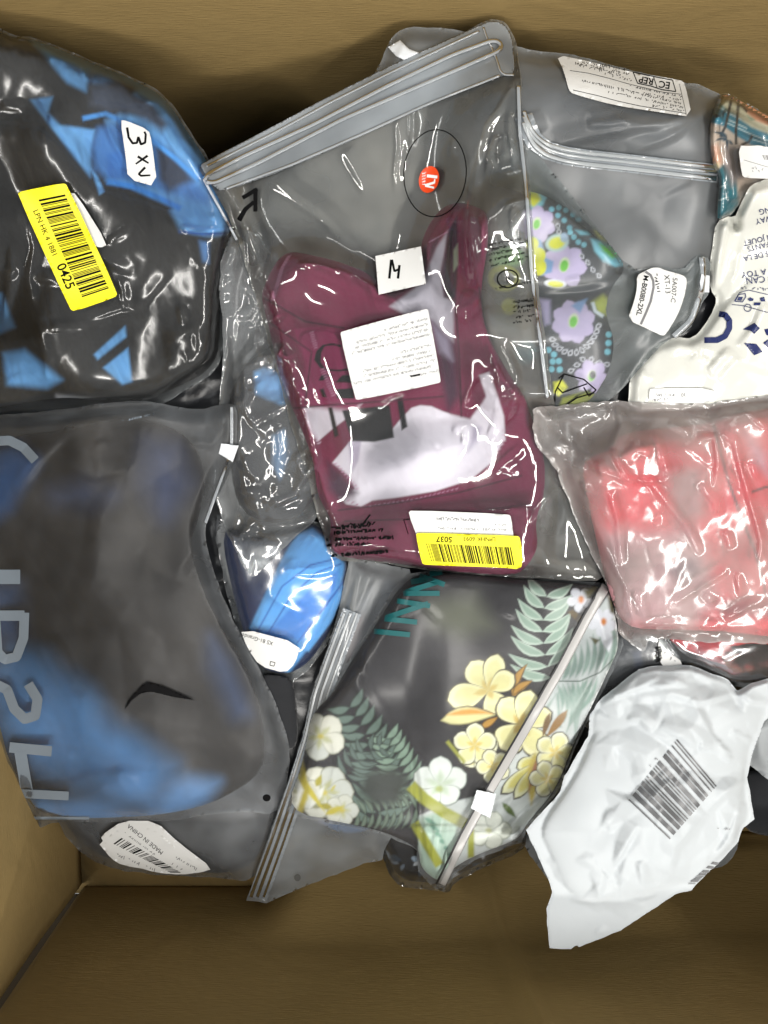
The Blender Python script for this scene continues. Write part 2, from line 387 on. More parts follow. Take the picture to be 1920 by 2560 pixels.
def film_mat(name, haze=.1, tint=(245, 247, 248), hazecol=(215, 218, 220), rough=.07, bump=.35, bscale=60, gloss=1.0, hvar=.5, transl=.4, ior=1.5):
    m, t, out = nm(name); L = t.links.new
    b, n = noisebump(t, bscale, bump, .002, 1, (1, 1, 1), .6)
    tr = N(t, 'ShaderNodeBsdfTransparent', Color=c4(tint))
    df = N(t, 'ShaderNodeBsdfDiffuse', Color=c4(hazecol)); tl = N(t, 'ShaderNodeBsdfTranslucent', Color=c4(hazecol))
    dm = N(t, 'ShaderNodeMixShader', i0=transl); L(df.outputs[0], dm.inputs[1]); L(tl.outputs[0], dm.inputs[2])
    n2 = N(t, 'ShaderNodeTexNoise', Scale=18, Detail=2); L(coord(t), n2.inputs['Vector'])
    mr = N(t, 'ShaderNodeMapRange'); mr.inputs['From Min'].default_value = .3; mr.inputs['From Max'].default_value = .7
    mr.inputs['To Min'].default_value = haze * (1 - hvar); mr.inputs['To Max'].default_value = haze * (1 + hvar); L(n2.outputs[0], mr.inputs[0])
    m1 = N(t, 'ShaderNodeMixShader'); L(mr.outputs[0], m1.inputs[0]); L(tr.outputs[0], m1.inputs[1]); L(dm.outputs[0], m1.inputs[2])
    gl = N(t, 'ShaderNodeBsdfGlossy', Roughness=rough); L(b.outputs[0], gl.inputs['Normal'])
    fr = N(t, 'ShaderNodeFresnel', IOR=ior)
    g = N(t, 'ShaderNodeMath', op='MULTIPLY'); g.use_clamp = True; g.inputs[1].default_value = gloss; L(fr.outputs[0], g.inputs[0])
    m2 = N(t, 'ShaderNodeMixShader'); L(g.outputs[0], m2.inputs[0]); L(m1.outputs[0], m2.inputs[1]); L(gl.outputs[0], m2.inputs[2])
    L(m2.outputs[0], out.inputs[0]); return m
def solid(name, col, rough=.5, bump=0, bscale=300, spec=.4, var=.08, vs=40, bd=.0006, sheen=0, transl=0):
    m, t, out = nm(name); L = t.links.new
    p = N(t, 'ShaderNodeBsdfPrincipled', Roughness=rough); p.inputs['Specular IOR Level'].default_value = spec
    if sheen: p.inputs['Sheen Weight'].default_value = sheen
    n = N(t, 'ShaderNodeTexNoise', Scale=vs, Detail=4); L(coord(t), n.inputs['Vector'])
    mx = N(t, 'ShaderNodeMix', data_type='RGBA'); c = srgb(col)
    mx.inputs['A'].default_value = tuple(c * (1 - var)) + (1,); mx.inputs[6].default_value = tuple(c * (1 - var)) + (1,); mx.inputs[7].default_value = tuple(np.clip(c * (1 + var), 0, 1)) + (1,)
    L(n.outputs[0], mx.inputs[0]); L(mx.outputs[2], p.inputs['Base Color'])
    if bump: b, _ = noisebump(t, bscale, bump, bd); L(b.outputs[0], p.inputs['Normal'])
    L(p.outputs[0], out.inputs[0]); return m
def dyed(name, rough=.85, bump=.35, bscale=900, spec=.2, sheen=.15, var=.25):
    m, t, out = nm(name); L = t.links.new
    p = N(t, 'ShaderNodeBsdfPrincipled', Roughness=rough); p.inputs['Specular IOR Level'].default_value = spec; p.inputs['Sheen Weight'].default_value = sheen
    a = N(t, 'ShaderNodeAttribute'); a.attribute_name = 'Col'
    n = N(t, 'ShaderNodeTexNoise', Scale=25, Detail=5); L(coord(t), n.inputs['Vector'])
    mr = N(t, 'ShaderNodeMapRange'); mr.inputs['To Min'].default_value = 1 - var; mr.inputs['To Max'].default_value = 1 + var; L(n.outputs[0], mr.inputs[0])
    v = N(t, 'ShaderNodeVectorMath', op='SCALE'); L(a.outputs['Color'], v.inputs[0]); L(mr.outputs[0], v.inputs['Scale']); L(v.outputs[0], p.inputs['Base Color'])
    b, _ = noisebump(t, bscale, bump, .0006); b2, _ = noisebump(t, 60, .25, .002); L(b.outputs[0], b2.inputs['Normal']); L(b2.outputs[0], p.inputs['Normal'])
    L(p.outputs[0], out.inputs[0]); return m
def cardboard(name, col, seed=0):
    m, t, out = nm(name); L = t.links.new
    p = N(t, 'ShaderNodeBsdfPrincipled', Roughness=.8); p.inputs['Specular IOR Level'].default_value = .25
    n1 = N(t, 'ShaderNodeTexNoise', Scale=5 + seed, Detail=3); L(coord(t), n1.inputs['Vector'])
    n2 = N(t, 'ShaderNodeTexNoise', Scale=60, Detail=6, Roughness=.7); L(coord(t, (1, 1, 1.6)), n2.inputs['Vector'])
    n3 = N(t, 'ShaderNodeTexNoise', Scale=700, Detail=3); L(coord(t, (.12, .12, 1)), n3.inputs['Vector'])
    c = srgb(col); cr = N(t, 'ShaderNodeValToRGB'); cr.color_ramp.elements[0].position = .3; cr.color_ramp.elements[1].position = .72
    cr.color_ramp.elements[0].color = tuple(c * .9) + (1,); cr.color_ramp.elements[1].color = tuple(c * 1.08) + (1,)
    a1 = N(t, 'ShaderNodeMath', op='MULTIPLY_ADD'); a1.inputs[1].default_value = .7; L(n1.outputs[0], a1.inputs[0])
    a2 = N(t, 'ShaderNodeMath', op='MULTIPLY'); a2.inputs[1].default_value = .3; L(n2.outputs[0], a2.inputs[0]); L(a2.outputs[0], a1.inputs[2])
    L(a1.outputs[0], cr.inputs[0])
    n5 = N(t, 'ShaderNodeTexNoise', Scale=16, Detail=7, Roughness=.75, Distortion=1.5); L(coord(t, (1, 1, 2.5)), n5.inputs['Vector'])
    sc = N(t, 'ShaderNodeMapRange'); sc.inputs['From Min'].default_value = .6; sc.inputs['From Max'].default_value = .78; sc.inputs['To Max'].default_value = .45; L(n5.outputs[0], sc.inputs[0])
    mx = N(t, 'ShaderNodeMix', data_type='RGBA'); L(sc.outputs[0], mx.inputs[0]); L(cr.outputs[0], mx.inputs[6]); mx.inputs[7].default_value = tuple(np.clip(c * 1.2, 0, 1)) + (1,)
    f3 = N(t, 'ShaderNodeMapRange'); f3.inputs['From Min'].default_value = .25; f3.inputs['From Max'].default_value = .75; f3.inputs['To Min'].default_value = .97; f3.inputs['To Max'].default_value = 1.03; L(n3.outputs[0], f3.inputs[0])
    vm = N(t, 'ShaderNodeVectorMath', op='SCALE'); L(mx.outputs[2], vm.inputs[0]); L(f3.outputs[0], vm.inputs['Scale']); L(vm.outputs[0], p.inputs['Base Color'])
    n4 = N(t, 'ShaderNodeTexNoise', Scale=9, Detail=2, Distortion=1.0); L(coord(t, (1, 1, 1)), n4.inputs['Vector'])
    b1 = N(t, 'ShaderNodeBump', Strength=.5, Distance=.006); L(n4.outputs[0], b1.inputs['Height'])
    b2 = N(t, 'ShaderNodeBump', Strength=.5, Distance=.001); L(n3.outputs[0], b2.inputs['Height']); L(b1.outputs[0], b2.inputs['Normal'])
    L(b2.outputs[0], p.inputs['Normal']); L(p.outputs[0], out.inputs[0]); return m
CLEAR = film_mat('clear_film', .062, rough=.13, bump=.05, bscale=60, gloss=1.9)
CLEARW = film_mat('clear_film_warm', .33, hazecol=(235, 224, 218), rough=.15, bump=.05, bscale=70, gloss=1.25)
CRINKLE = film_mat('crinkled_film', .17, rough=.1, bump=.08, bscale=90, gloss=2.0)
BACK = film_mat('back_film', .4, hazecol=(200, 202, 202), rough=.25, bump=.05, gloss=1.0)
BACKF = film_mat('back_frosted', .52, hazecol=(176, 178, 178), rough=.4, bump=.05, gloss=.6)
FROST = film_mat('frosted_film', .28, hazecol=(206, 210, 212), tint=(225, 228, 230), rough=.38, bump=.08, bscale=30, gloss=1.2, hvar=.3)
FROSTD = film_mat('dark_frosted_film', .095, hazecol=(180, 176, 172), tint=(225, 228, 232), rough=.45, bump=.06, bscale=30, gloss=.6, hvar=.4)
MILK = film_mat('milky_film', .4, hazecol=(215, 222, 228), rough=.16, bump=.2, bscale=40, gloss=1.2, hvar=.25)
ZIP = solid('zip_plastic', (222, 226, 230), .22, .1, 200, .6)
ZIPG = film_mat('zip_clear', .5, hazecol=(225, 230, 235), rough=.15, bump=.1, gloss=1.4, hvar=.15)
ZIPW = film_mat('zip_milky', .75, hazecol=(214, 218, 220), rough=.2, bump=.05, gloss=1.2, hvar=.1)
PAPER = solid('label_paper', (222, 222, 220), .45, .05, 400, .35, .03)
YELLOW = solid('yellow_label', (250, 238, 10), .4, .05, 400, .4, .03)
INK = solid('black_ink', (12, 12, 13), .7, 0, 100, .08)
GREYINK = solid('grey_ink', (120, 120, 122), .55, 0, 100, .25)
NAVY = solid('navy_ink', (28, 40, 92), .35, 0, 100, .4)
TEALINK = solid('teal_ink', (12, 88, 90), .5, 0, 100, .3)
ORANGE = solid('orange_sticker', (228, 70, 20), .4, 0, 100, .4)
WHITEINK = solid('white_ink', (238, 238, 238), .5, 0, 100, .3)
PALEINK = solid('pale_ink', (116, 126, 136), .6, 0, 100, .2)
CLOTH = dyed('knit_cloth'); SWIM = dyed('swim_cloth', .75, .3, 1100, .2, .15, .16)
PRINTED = dyed('printed_cloth', .75, .3, 1000, .2, .05, .22)
MAILER = solid('white_mailer', (188, 193, 196), .42, .12, 45, .3, .03, bd=.002)
CREAM = solid('cream_mailer', (214, 214, 206), .16, .18, 30, .6, .03, bd=.002)
BLACKF = solid('black_film', (26, 27, 30), .3, .4, 40, .5, bd=.002)
KRAFT = cardboard('kraft_board', (148, 125, 80)); KRAFT2 = cardboard('kraft_board_flap', (142, 119, 74), 3)
EDGE = solid('gap_backing_dark', (70, 55, 30), .9)

# ------------------------------------------------------------------ the carton
XL, XR, YN, YF, HT = -.394, .56, -.565, .338, .50
box = bpy.data.objects.new('cardboard_box', None); COL.objects.link(box); box['o_'] = (0., 0., 0.)
tag(box, 'large open brown cardboard box holding the whole pile of bagged clothes', 'box')
def board(name, P, n, m, off, mat, thick=.006, outward=(0, 1, 0)):
    """panel as a gently warped grid with thickness; P(u,v)->xyz"""
    u, v = np.meshgrid(np.linspace(0, 1, n), np.linspace(0, 1, m)); A = P(u.ravel(), v.ravel()); A = A + off(u.ravel(), v.ravel(), A)
    Bk = A + np.array(outward) * thick
    idx = np.arange(n * m).reshape(m, n)
    q = np.stack([idx[:-1, :-1], idx[:-1, 1:], idx[1:, 1:], idx[1:, :-1]], -1).reshape(-1, 4)
    k = n * m; fs = [tuple(map(int, f)) for f in q] + [tuple(int(i) + k for i in f[::-1]) for f in q]
    ring = list(idx[0, :]) + list(idx[1:, -1]) + list(idx[-1, -2::-1]) + list(idx[-2:0:-1, 0])
    fs += [(int(a), int(a) + k, int(b) + k, int(b)) for a, b in zip(ring, ring[1:] + ring[:1])]
    return mk(name, np.concatenate([A, Bk]), fs, mat, box)
def wall_y(y):
    def f(px, py):
        cx = (px - 960) / F; cy = -(py - 1280) / F; y1 = cy * math.cos(TILT) + math.sin(TILT); z1 = cy * math.sin(TILT) - math.cos(TILT); t = y / y1
        return cx * t, CZ + t * z1
    return f
wx0, wz0 = wall_y(YN)(1205, 2235); wx1, wz1 = wall_y(YN)(1354, 2560)
def near_off(u, v, A):
    d = (A[:, 0] - (wx0 + (A[:, 2] - wz0) * (wx1 - wx0) / (wz1 - wz0)))
    r = .007 * np.clip(1 - np.abs(d) / .016, 0, 1) ** 1.2 + .012 * sstep(d / .25) + .003 * noise(A[:, 0] * 6, A[:, 2] * 5, 3)
    o = np.zeros_like(A); o[:, 1] = r * sstep(v * 10) + .075 * sstep((A[:, 0] + .16) / .07) * np.clip(1 - v / .42, 0, 1) ** 1.7; return o
def warp_y(u, v, A): o = np.zeros_like(A); o[:, 1] = .004 * noise(A[:, 0] * 4, A[:, 2] * 4, 8) * sstep(v * 8); return o
def warp_x(u, v, A): o = np.zeros_like(A); o[:, 0] = .004 * noise(A[:, 1] * 4, A[:, 2] * 5, 5) * sstep(v * 8); return o
st = lambda *a: np.stack(np.broadcast_arrays(*a), -1).astype(float)
board('floor_panel', lambda u, v: st(XL - .01 + u * (XR - XL + .02), YN - .01 + v * (YF - YN + .02), 0 * u), 12, 12, lambda u, v, A: 0 * A, KRAFT, outward=(0, 0, -1))
board('wall_panel', lambda u, v: st(XL + .003 + u * (XR - XL), YN + 0 * u, -.001 + v * .289), 160, 50, near_off, KRAFT2, outward=(0, -1, 0))
board('wall_panel', lambda u, v: st(XL + u * (XR - XL), YF + 0 * u, .001 + v * HT), 60, 30, warp_y, KRAFT, outward=(0, 1, 0))
board('wall_panel', lambda u, v: st(XL + 0 * u, YN + .003 + u * (YF - YN - .006), .001 + v * HT), 60, 30, warp_x, KRAFT, outward=(-1, 0, 0))
board('wall_panel', lambda u, v: st(XR + 0 * u, YN + u * (YF - YN), .001 + v * HT), 40, 20, lambda u, v, A: 0 * A, KRAFT, outward=(1, 0, 0))
board('corner_gap_backing', lambda u, v: st(XL - .012 + u * .03, YN - .0095 + 0 * u, .002 + v * .28), 3, 10, lambda u, v, A: 0 * A, EDGE, .002, (0, -1, 0))  # dark strip added behind the corner gap to block light and darken the seam

# ------------------------------------------------------------------ buried clothes that carry the pile
prof_y = [-240, 60, 500, 1000, 1450, 1750, 2050, 2250, 2420, 2800]; prof_z = [.36, .345, .30, .255, .215, .185, .125, .09, .06, .05]
H = np.interp(Y, prof_y, prof_z) - .012 + .006 * noise(X / 260, Y / 260, 2)
hp = [(-200, 160), (60, 190), (300, 330), (450, 540), (560, 640), (700, 560), (1000, 300), (1250, 170), (1500, 260), (1760, 330), (2100, 400), (2150, 2000), (1800, 2040), (1500, 2100), (1300, 2060), (1000, 2050), (740, 2090), (600, 2110), (320, 2080), (200, 2020), (60, 1900), (-200, 1700)]
Hp = H - .014 + .008 * crumple(150, 4, octs=2)
heap = shell('buried_clothes', chaikin(hp, 2), 14, Hp, np.full_like(H, .002), BLACKF)
heap['kind'] = 'stuff'; heap['label'] = 'dark heap of bagged clothes glimpsed in the gaps under the top layer'

def Rg(f, ox, oy):
    return lambda pts: [(ox + x * f, oy + y * f) for x, y in pts]
R1 = Rg(.4701, 0, 0); R2 = Rg(.5425, 480, 0); R3 = Rg(.5425, 600, 500); R4 = Rg(.443, 1220, 100)
R5 = Rg(.5879, 0, 960); R6 = Rg(.6269, 560, 1380); R7 = Rg(.4099, 1240, 960); R8 = Rg(.4099, 1240, 1620)
R9 = Rg(.2803, 1580, 420); RA = Rg(.2291, 1380, 120); RB = Rg(.1447, 1550, 640); RC = Rg(.2773, 720, 760); RD = Rg(.3376, 780, 1260)
RE = Rg(.3255, 220, 2020); RF = Rg(.1266, 1740, 200); RH = Rg(.217, 1560, 1560)
def ell(cx, cy, rx, ry, rot=0, n=20):
    a = np.linspace(0, 2 * np.pi, n, endpoint=False); c, s = math.cos(R(rot)), math.sin(R(rot))
    return [(cx + rx * math.cos(t) * c - ry * math.sin(t) * s, cy + rx * math.cos(t) * s + ry * math.sin(t) * c) for t in a]
def petalshape(x0, y0, x1, y1, w, n=11):
    t = np.linspace(0, 1, n); dx, dy = x1 - x0, y1 - y0; L = math.hypot(dx, dy); nx, ny = -dy / L, dx / L
    h = w / 2 * np.sin(np.pi * t ** 1.45) ** .62
    return [(x0 + dx * t[i] + nx * h[i], y0 + dy * t[i] + ny * h[i]) for i in range(n)] + [(x0 + dx * t[i] - nx * h[i], y0 + dy * t[i] - ny * h[i]) for i in range(n - 2, 0, -1)]
def band(path, w, w2=None):
    p = np.array(path, float); d = np.gradient(p, axis=0); m = np.hypot(d[:, 0], d[:, 1])[:, None] + 1e-9; nrm = np.stack([-d[:, 1], d[:, 0]], -1) / m
    ww = np.linspace(w, w if w2 is None else w2, len(p))[:, None] / 2
    return np.concatenate([p + nrm * ww, (p - nrm * ww)[::-1]]).tolist()
def leaf(x0, y0, x1, y1, w, bend=0.0, n=7):
    t = np.linspace(0, 1, n); dx, dy = x1 - x0, y1 - y0; L = math.hypot(dx, dy); nx, ny = -dy / L, dx / L
    cx = x0 + dx * t + nx * bend * L * np.sin(np.pi * t); cy = y0 + dy * t + ny * bend * L * np.sin(np.pi * t)
    h = w / 2 * np.sin(np.pi * t ** .8)
    return [(cx[i] + nx * h[i], cy[i] + ny * h[i]) for i in range(n)] + [(cx[i] - nx * h[i], cy[i] - ny * h[i]) for i in range(n - 2, 0, -1)]
BLK = (44, 43, 44); BLU = (112, 172, 226); DBL = (40, 92, 170)

# ------------------------------------------------------------------ 1. black bag, lower left corner
p = R5([(150, 1700), (250, 1860), (290, 1940), (390, 2030), (500, 2065), (640, 2085), (900, 2098), (1080, 2118), (1180, 1950), (1220, 1800), (900, 1600), (400, 1600)])
garment('folded_black_clothing', 'black folded clothing in the bag at the lower left corner of the box', 'clothing', R5([(220, 1740), (290, 1900), (420, 2010), (640, 2060), (1060, 2090), (1160, 1850), (900, 1640), (400, 1640)]), (30, 30, 32), [], .022, CLOTH, seed=4)
b = pouch('black_clothing_bag', 'clear bag of black clothing poking out below the frosted bag, white barcode label on it', 'bag', p, base(), FROSTD, .002, 80, 3, ang=-20, back=BACKF)
sticker(b, 'label', RE([(105, 300), (85, 275), (240, 150), (500, 140), (700, 330), (900, 490), (700, 515), (560, 490), (260, 440), (180, 390)]), PAPER, 'white barcode label underneath, its lower corner showing')
lo, L = sticker(b, 'label', RE([(95, 215), (270, 95), (520, 100), (700, 270), (962, 465), (860, 498), (640, 512), (450, 480), (250, 400), (120, 265)]), PAPER, 'white label with barcode and small print')
d = Decal(L, .0002); d.barcode(RE([(258, 230)])[0], RE([(720, 500)])[0], RE([(195, 275)])[0], RE([(640, 500)])[0], 26, 5); d.build('barcode', INK, lo)
d = Decal(L, .0002); d.text('MADE IN CHINA', *RE([(440, 240)])[0], 15, 219); d.build('lettering', INK, lo); 
for k, (a_, c_, h_, w_) in enumerate([((280, 190), (530, 370), 7, 1.4), ((220, 360), (520, 480), 9, 1.8), ((680, 380), (830, 470), 9, 1.8), ((650, 430), (720, 470), 9, 1.8)]):
    d = Decal(L, .0002); d.scrawl(RE([a_])[0], RE([c_])[0], h_, k + 4, w_); d.build('small_print', GREYINK, lo)

# ------------------------------------------------------------------ 2. things low on the right
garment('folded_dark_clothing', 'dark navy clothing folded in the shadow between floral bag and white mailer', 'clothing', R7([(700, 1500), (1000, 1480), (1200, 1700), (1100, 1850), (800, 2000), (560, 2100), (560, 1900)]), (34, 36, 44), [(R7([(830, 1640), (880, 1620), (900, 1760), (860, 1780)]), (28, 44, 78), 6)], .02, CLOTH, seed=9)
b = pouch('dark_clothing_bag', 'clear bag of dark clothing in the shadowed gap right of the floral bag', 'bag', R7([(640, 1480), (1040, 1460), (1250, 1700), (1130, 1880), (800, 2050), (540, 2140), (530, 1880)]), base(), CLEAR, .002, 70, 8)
lo, L = sticker(b, 'label', R7([(985, 1560), (1030, 1550), (1140, 1700), (1120, 1760), (1005, 1730)]), PAPER)
d = Decal(L, .0002)
for k in range(7): d.ribbon([RH([(365 + (k % 2) * 12, 285 + k * 25)])[0], RH([(425 + (k % 3) * 8, 262 + k * 25)])[0]], 4)
d.scrawl(RH([(470, 330)])[0], RH([(600, 460)])[0], 8, 3, 1.6); d.build('lettering', INK, lo)
p = R7([(960, 1500), (1250, 1480), (1800, 1500), (1850, 1800), (1700, 1900), (1480, 1880), (1320, 1800), (1120, 1690), (1000, 1580)])
garment('red_patterned_clothing', 'bright red clothing with black print, in the bag under the large red bag', 'clothing', R7([(1010, 1520), (1250, 1500), (1800, 1520), (1800, 1780), (1480, 1855), (1330, 1780), (1150, 1690)]), (238, 44, 56),
        [(R7([(1040, 1600), (1130, 1590), (1250, 1700), (1330, 1760), (1180, 1720), (1090, 1660)]), (60, 26, 34), 10), (R7([(1200, 1600), (1330, 1640), (1400, 1740), (1250, 1700)]), (190, 120, 125), 14),
         (band(R7([(1360, 1620), (1480, 1690), (1659, 1640)]), 6), (120, 20, 26), 4), (R7([(1250, 1690), (1400, 1760), (1470, 1830), (1420, 1850)]), (150, 14, 24), 10)], .028, CLOTH, seed=12)
b = pouch('small_red_clothing_bag', 'clear bag of bright red clothing wedged between the large red bag and white mailer', 'bag', p, base(), CLEAR, .0025, 70, 12, ang=25, creases=[(R7([(1380, 1730), (1500, 1660), (1659, 1630)]), .003, 12), (R7([(1250, 1640), (1320, 1740)]), .003, 14)])
garment('rolled_dark_clothing', 'dark charcoal clothing at the right edge beside the white mailer', 'clothing', R8([(1460, 760), (1650, 740), (1850, 800), (1850, 1150), (1640, 1150), (1500, 1100)]), (40, 42, 46), [], .02, CLOTH, seed=15)
pouch('grey_film_bag', 'pale grey film bag at the right edge behind the white mailer', 'bag', R8([(1500, 440), (1700, 380), (1850, 450), (1850, 830), (1700, 830), (1600, 760), (1530, 700)]), base(), MAILER, .004, 70, 5, puff=.008)
pouch('crumpled_clear_bag', 'empty clear bag peeping out under both lower edges of the white mailer', 'bag', R8([(150, 1160), (250, 1100), (1300, 1000), (1490, 1100), (1480, 1210), (1430, 1300), (1360, 1345), (900, 1430), (340, 1440), (230, 1300)]), base(), MILK, .003, 60, 6)

# ------------------------------------------------------------------ 3. grey garment in frosted bag, top right
p = [(850, 270), (930, 205), (975, 100), (1005, 70), (1060, 66), (1150, 74), (1290, 118), (1390, 132), (1450, 140), (1560, 172), (1690, 200), (1760, 215), (1810, 240), (1840, 280), (1850, 400), (1830, 560), (1800, 690), (1700, 800), (1400, 800), (1000, 800), (760, 720), (640, 600), (600, 500), (640, 420), (740, 345)]
B0 = base()
garment('grey_garment', 'charcoal grey garment folded flat in the frosted bag at the top right', 'clothing', [(1230, 175), (1400, 165), (1550, 230), (1720, 280), (1790, 300), (1790, 440), (1765, 600), (1690, 720), (1400, 760), (1200, 600), (1130, 350)], (64, 68, 74), [([(1690, 420), (1790, 380), (1800, 600), (1735, 680), (1760, 560)], (38, 39, 41), 14)], .03, CLOTH, seed=21, wr=.0025, ang=5, edge=60,
        folds=[([(1230, 175), (1400, 165), (1550, 230), (1720, 280), (1790, 300), (1790, 400), (1500, 370), (1320, 330)], .006, 26)])
b = pouch('frosted_zip_bag', 'grey frosted zip bag at the top right with white label reading EC REP', 'bag', p, B0, FROST, .006, 100, 22, ang=12, st=3, fine=.15, cs=.8,
          creases=[(R4([(380, 590), (600, 540), (1000, 470), (1180, 420)]), .008, 26), (R4([(560, 480), (800, 460)]), .005, 26), (R4([(800, 640), (1050, 540), (1250, 380)]), .007, 24), (R4([(200, 430), (260, 540)]), .006, 30)], puff=.006, back=BACKF)
zp = R4([(200, 420), (225, 490), (260, 560), (330, 615), (430, 645), (560, 665), (800, 690), (1050, 720), (1300, 748)])
Zs = np.maximum(blur(dil(b.T, 8), 14), b.T) + .0008
zs = shell('zip_strip', band([(x, y + 3) for x, y in zp], 46), 5, Zs, Zs - .0004, MILK, b.root, weld=False)
for k, (o_, r_) in enumerate(((-13, 5), (-1, 5), (15, 7))):
    tube('zip_track', [(x, y + o_) for x, y in zp], r_, Zs, ZIPW, zs, .35)
lo, L = sticker(b, 'label', R4([(385, 82), (560, 118), (800, 180), (1085, 225), (1112, 245), (1152, 435), (1000, 412), (720, 370), (480, 305), (455, 282), (430, 180)]), PAPER, 'white paper label with EC REP mark', bl=24)
d = Decal(L, .0002); A = lambda *q: RA(list(q))
d.ribbon(A((885, 262), (1050, 300), (1315, 350)), 2.6); d.ribbon(A((1315, 350), (1352, 475)), 2.2); d.ribbon(A((1352, 475), (1200, 455), (1080, 415), (935, 385)), 2.6); d.ribbon(A((935, 385), (885, 262)), 2.2); d.ribbon(A((1108, 315), (1148, 435)), 2)
d.text('EC', *A((1228, 398))[0], 24, 188, bold=.02); d.text('REP', *A((1030, 352))[0], 23, 191, bold=.02); d.build('mark', INK, lo)
d = Decal(L, .0002)
for k, (a, c) in enumerate([((255, 165), (850, 285)), ((310, 150), (840, 245)), ((300, 190), (840, 315)), ((580, 280), (865, 355)), ((850, 415), (1410, 530)), ((1000, 495), (1410, 570)), ((335, 355), (1420, 610)), ((620, 480), (1430, 650)), ((1100, 630), (1440, 690))]): d.scrawl(A(a)[0], A(c)[0], 7.5, k, 1.5)
d.ribbon(A((195, 245), (400, 275), (620, 330), (830, 390), (1200, 480), (1410, 505)), 1.3); d.ribbon(A((230, 458), (500, 520), (720, 580), (950, 630), (1465, 715)), 1.5); d.ribbon(A((1390, 390), (1465, 715)), 1.0)
d.build('lettering', INK, lo)
block('zip_slider', [(970, 118), (1000, 100), (1022, 122), (1048, 132), (1010, 150), (990, 140)], .004, b.T, ZIP, b.root)

# ------------------------------------------------------------------ 4. beach print garment and cream mailer, right edge
p = R4([(1245, 480), (1258, 420), (1290, 340), (1320, 302), (1355, 300), (1450, 350), (1600, 435), (1760, 500), (1780, 900), (1420, 960), (1400, 1000), (1290, 1040), (1280, 950), (1300, 780), (1262, 720), (1245, 600)])
q = lambda *a: RF(list(a))
beach = [(q((350, 500), (600, 600), (1000, 780), (1600, 1060), (1900, 1200), (1900, 1500), (1422, 1330), (1100, 1290), (800, 1120), (560, 930), (240, 830)), (46, 128, 150), 4),
         (q((370, 440), (540, 350), (850, 440), (1000, 620), (1422, 860), (2000, 1150), (2000, 1300), (1422, 1060), (1100, 930), (800, 720), (600, 610), (420, 500)), (232, 224, 190), 5),
         (q((360, 450), (480, 460), (620, 590), (800, 690), (640, 660), (350, 510)), (120, 165, 160), 5),
         (q((480, 290), (680, 240), (1000, 400), (1900, 850), (1900, 1080), (1422, 900), (1150, 790), (1000, 640), (860, 440), (600, 370)), (232, 164, 122), 5),
         (q((1010, 700), (1160, 790), (1080, 790)), (130, 175, 150), 4),
         (q((240, 830), (560, 930), (800, 1120), (950, 1200), (800, 1290), (500, 1250), (270, 1310)), (226, 205, 186), 5),
         (q((270, 1310), (420, 1270), (560, 1600), (440, 1700), (330, 1950), (260, 1500)), (226, 178, 150), 8), (q((270, 1480), (360, 1560), (340, 1660)), (236, 150, 80), 8), (q((300, 1660), (450, 1640), (450, 1760), (400, 1900), (330, 1900)), (222, 208, 160), 6)]
for a in [((360, 515), (500, 560), (640, 650), (800, 735), (900, 780)), ((620, 850), (790, 930), (1100, 1080), (1422, 1200)), ((650, 790), (780, 850), (1010, 960)), ((1110, 1170), (1422, 1265))]: beach.append((band(q(*a), 3.2), (205, 225, 225), 1.6))
for a, ww in [(((710, 330), (650, 620), (580, 920), (480, 1120)), 7), (((835, 390), (820, 700), (790, 1000), (795, 1280)), 7), (((860, 490), (940, 540), (1010, 630)), 5), (((1110, 1090), (1050, 1220), (900, 1280)), 6)]: beach.append((band(q(*a), ww), (52, 48, 44), 2))
beach += [(q((325, 640), (490, 715), (400, 745)), (38, 46, 56), 2)]
for k in range(7): beach.append((leaf(*q((600 + k * 10, 1180))[0], *q((300 + k * 75, 1020 + (k % 2) * 190 + (260 if k > 3 else 0)))[0], 7, .15), (34, 70, 88), 2))
beach += [(R4([(1290, 740), (1330, 700), (1400, 760), (1420, 960), (1380, 1000), (1285, 1030), (1300, 850)]), (22, 108, 120), 5), (band(R4([(1310, 830), (1350, 815)]), 3), (190, 220, 220), 1.6), (band(R4([(1300, 905), (1352, 890)]), 3), (190, 220, 220), 1.6),
          (q((560, 1330), (900, 1330), (900, 1900), (700, 2100), (560, 1700)), (150, 135, 130), 14)]
B0 = base()
garment('beach_print_shorts', 'folded clothing printed with a teal sea, peach sky and palm trunks at right edge', 'clothing', R4([(1255, 480), (1265, 420), (1295, 345), (1325, 310), (1355, 308), (1450, 358), (1600, 442), (1750, 505), (1770, 880), (1420, 940), (1390, 990), (1295, 1025), (1290, 950), (1310, 780), (1272, 720), (1255, 600)]), (214, 190, 170), beach, .035, PRINTED, seed=31, sp=3.2, edge=30, wr=.001, folds=[(q((230, 830), (560, 930), (900, 1100), (1900, 1500), (1900, 200), (500, 200)), .008, 16)])
b = pouch('beach_print_bag', 'clear bag around the teal and peach beach print clothing at the right edge', 'bag', p, B0, CLEAR, .003, 70, 33, back=BACK, creases=[(R4([(1330, 700), (1380, 850), (1410, 980)]), .006, 14), (R4([(1290, 590), (1500, 620)]), .003, 12)])
lo, L = sticker(b, 'label', R4([(1412, 596), (1480, 598), (1530, 594), (1580, 606), (1750, 630), (1750, 800), (1580, 783), (1450, 778), (1432, 760)]), PAPER, 'white label with small barcode')
d = Decal(L, .0002); d.barcode(*[RF([v])[0] for v in ((1310, 1480), (1700, 1500), (1350, 1580), (1740, 1600))], 14, 2); d.scrawl(q((1110, 1740))[0], q((1310, 1755))[0], 7, 2, 1.5); d.scrawl(q((1120, 1800))[0], q((1310, 1800))[0], 6, 3, 1.3); d.ribbon(q((950, 1580), (1422, 1720)), 1.2); d.build('lettering', GREYINK, lo)

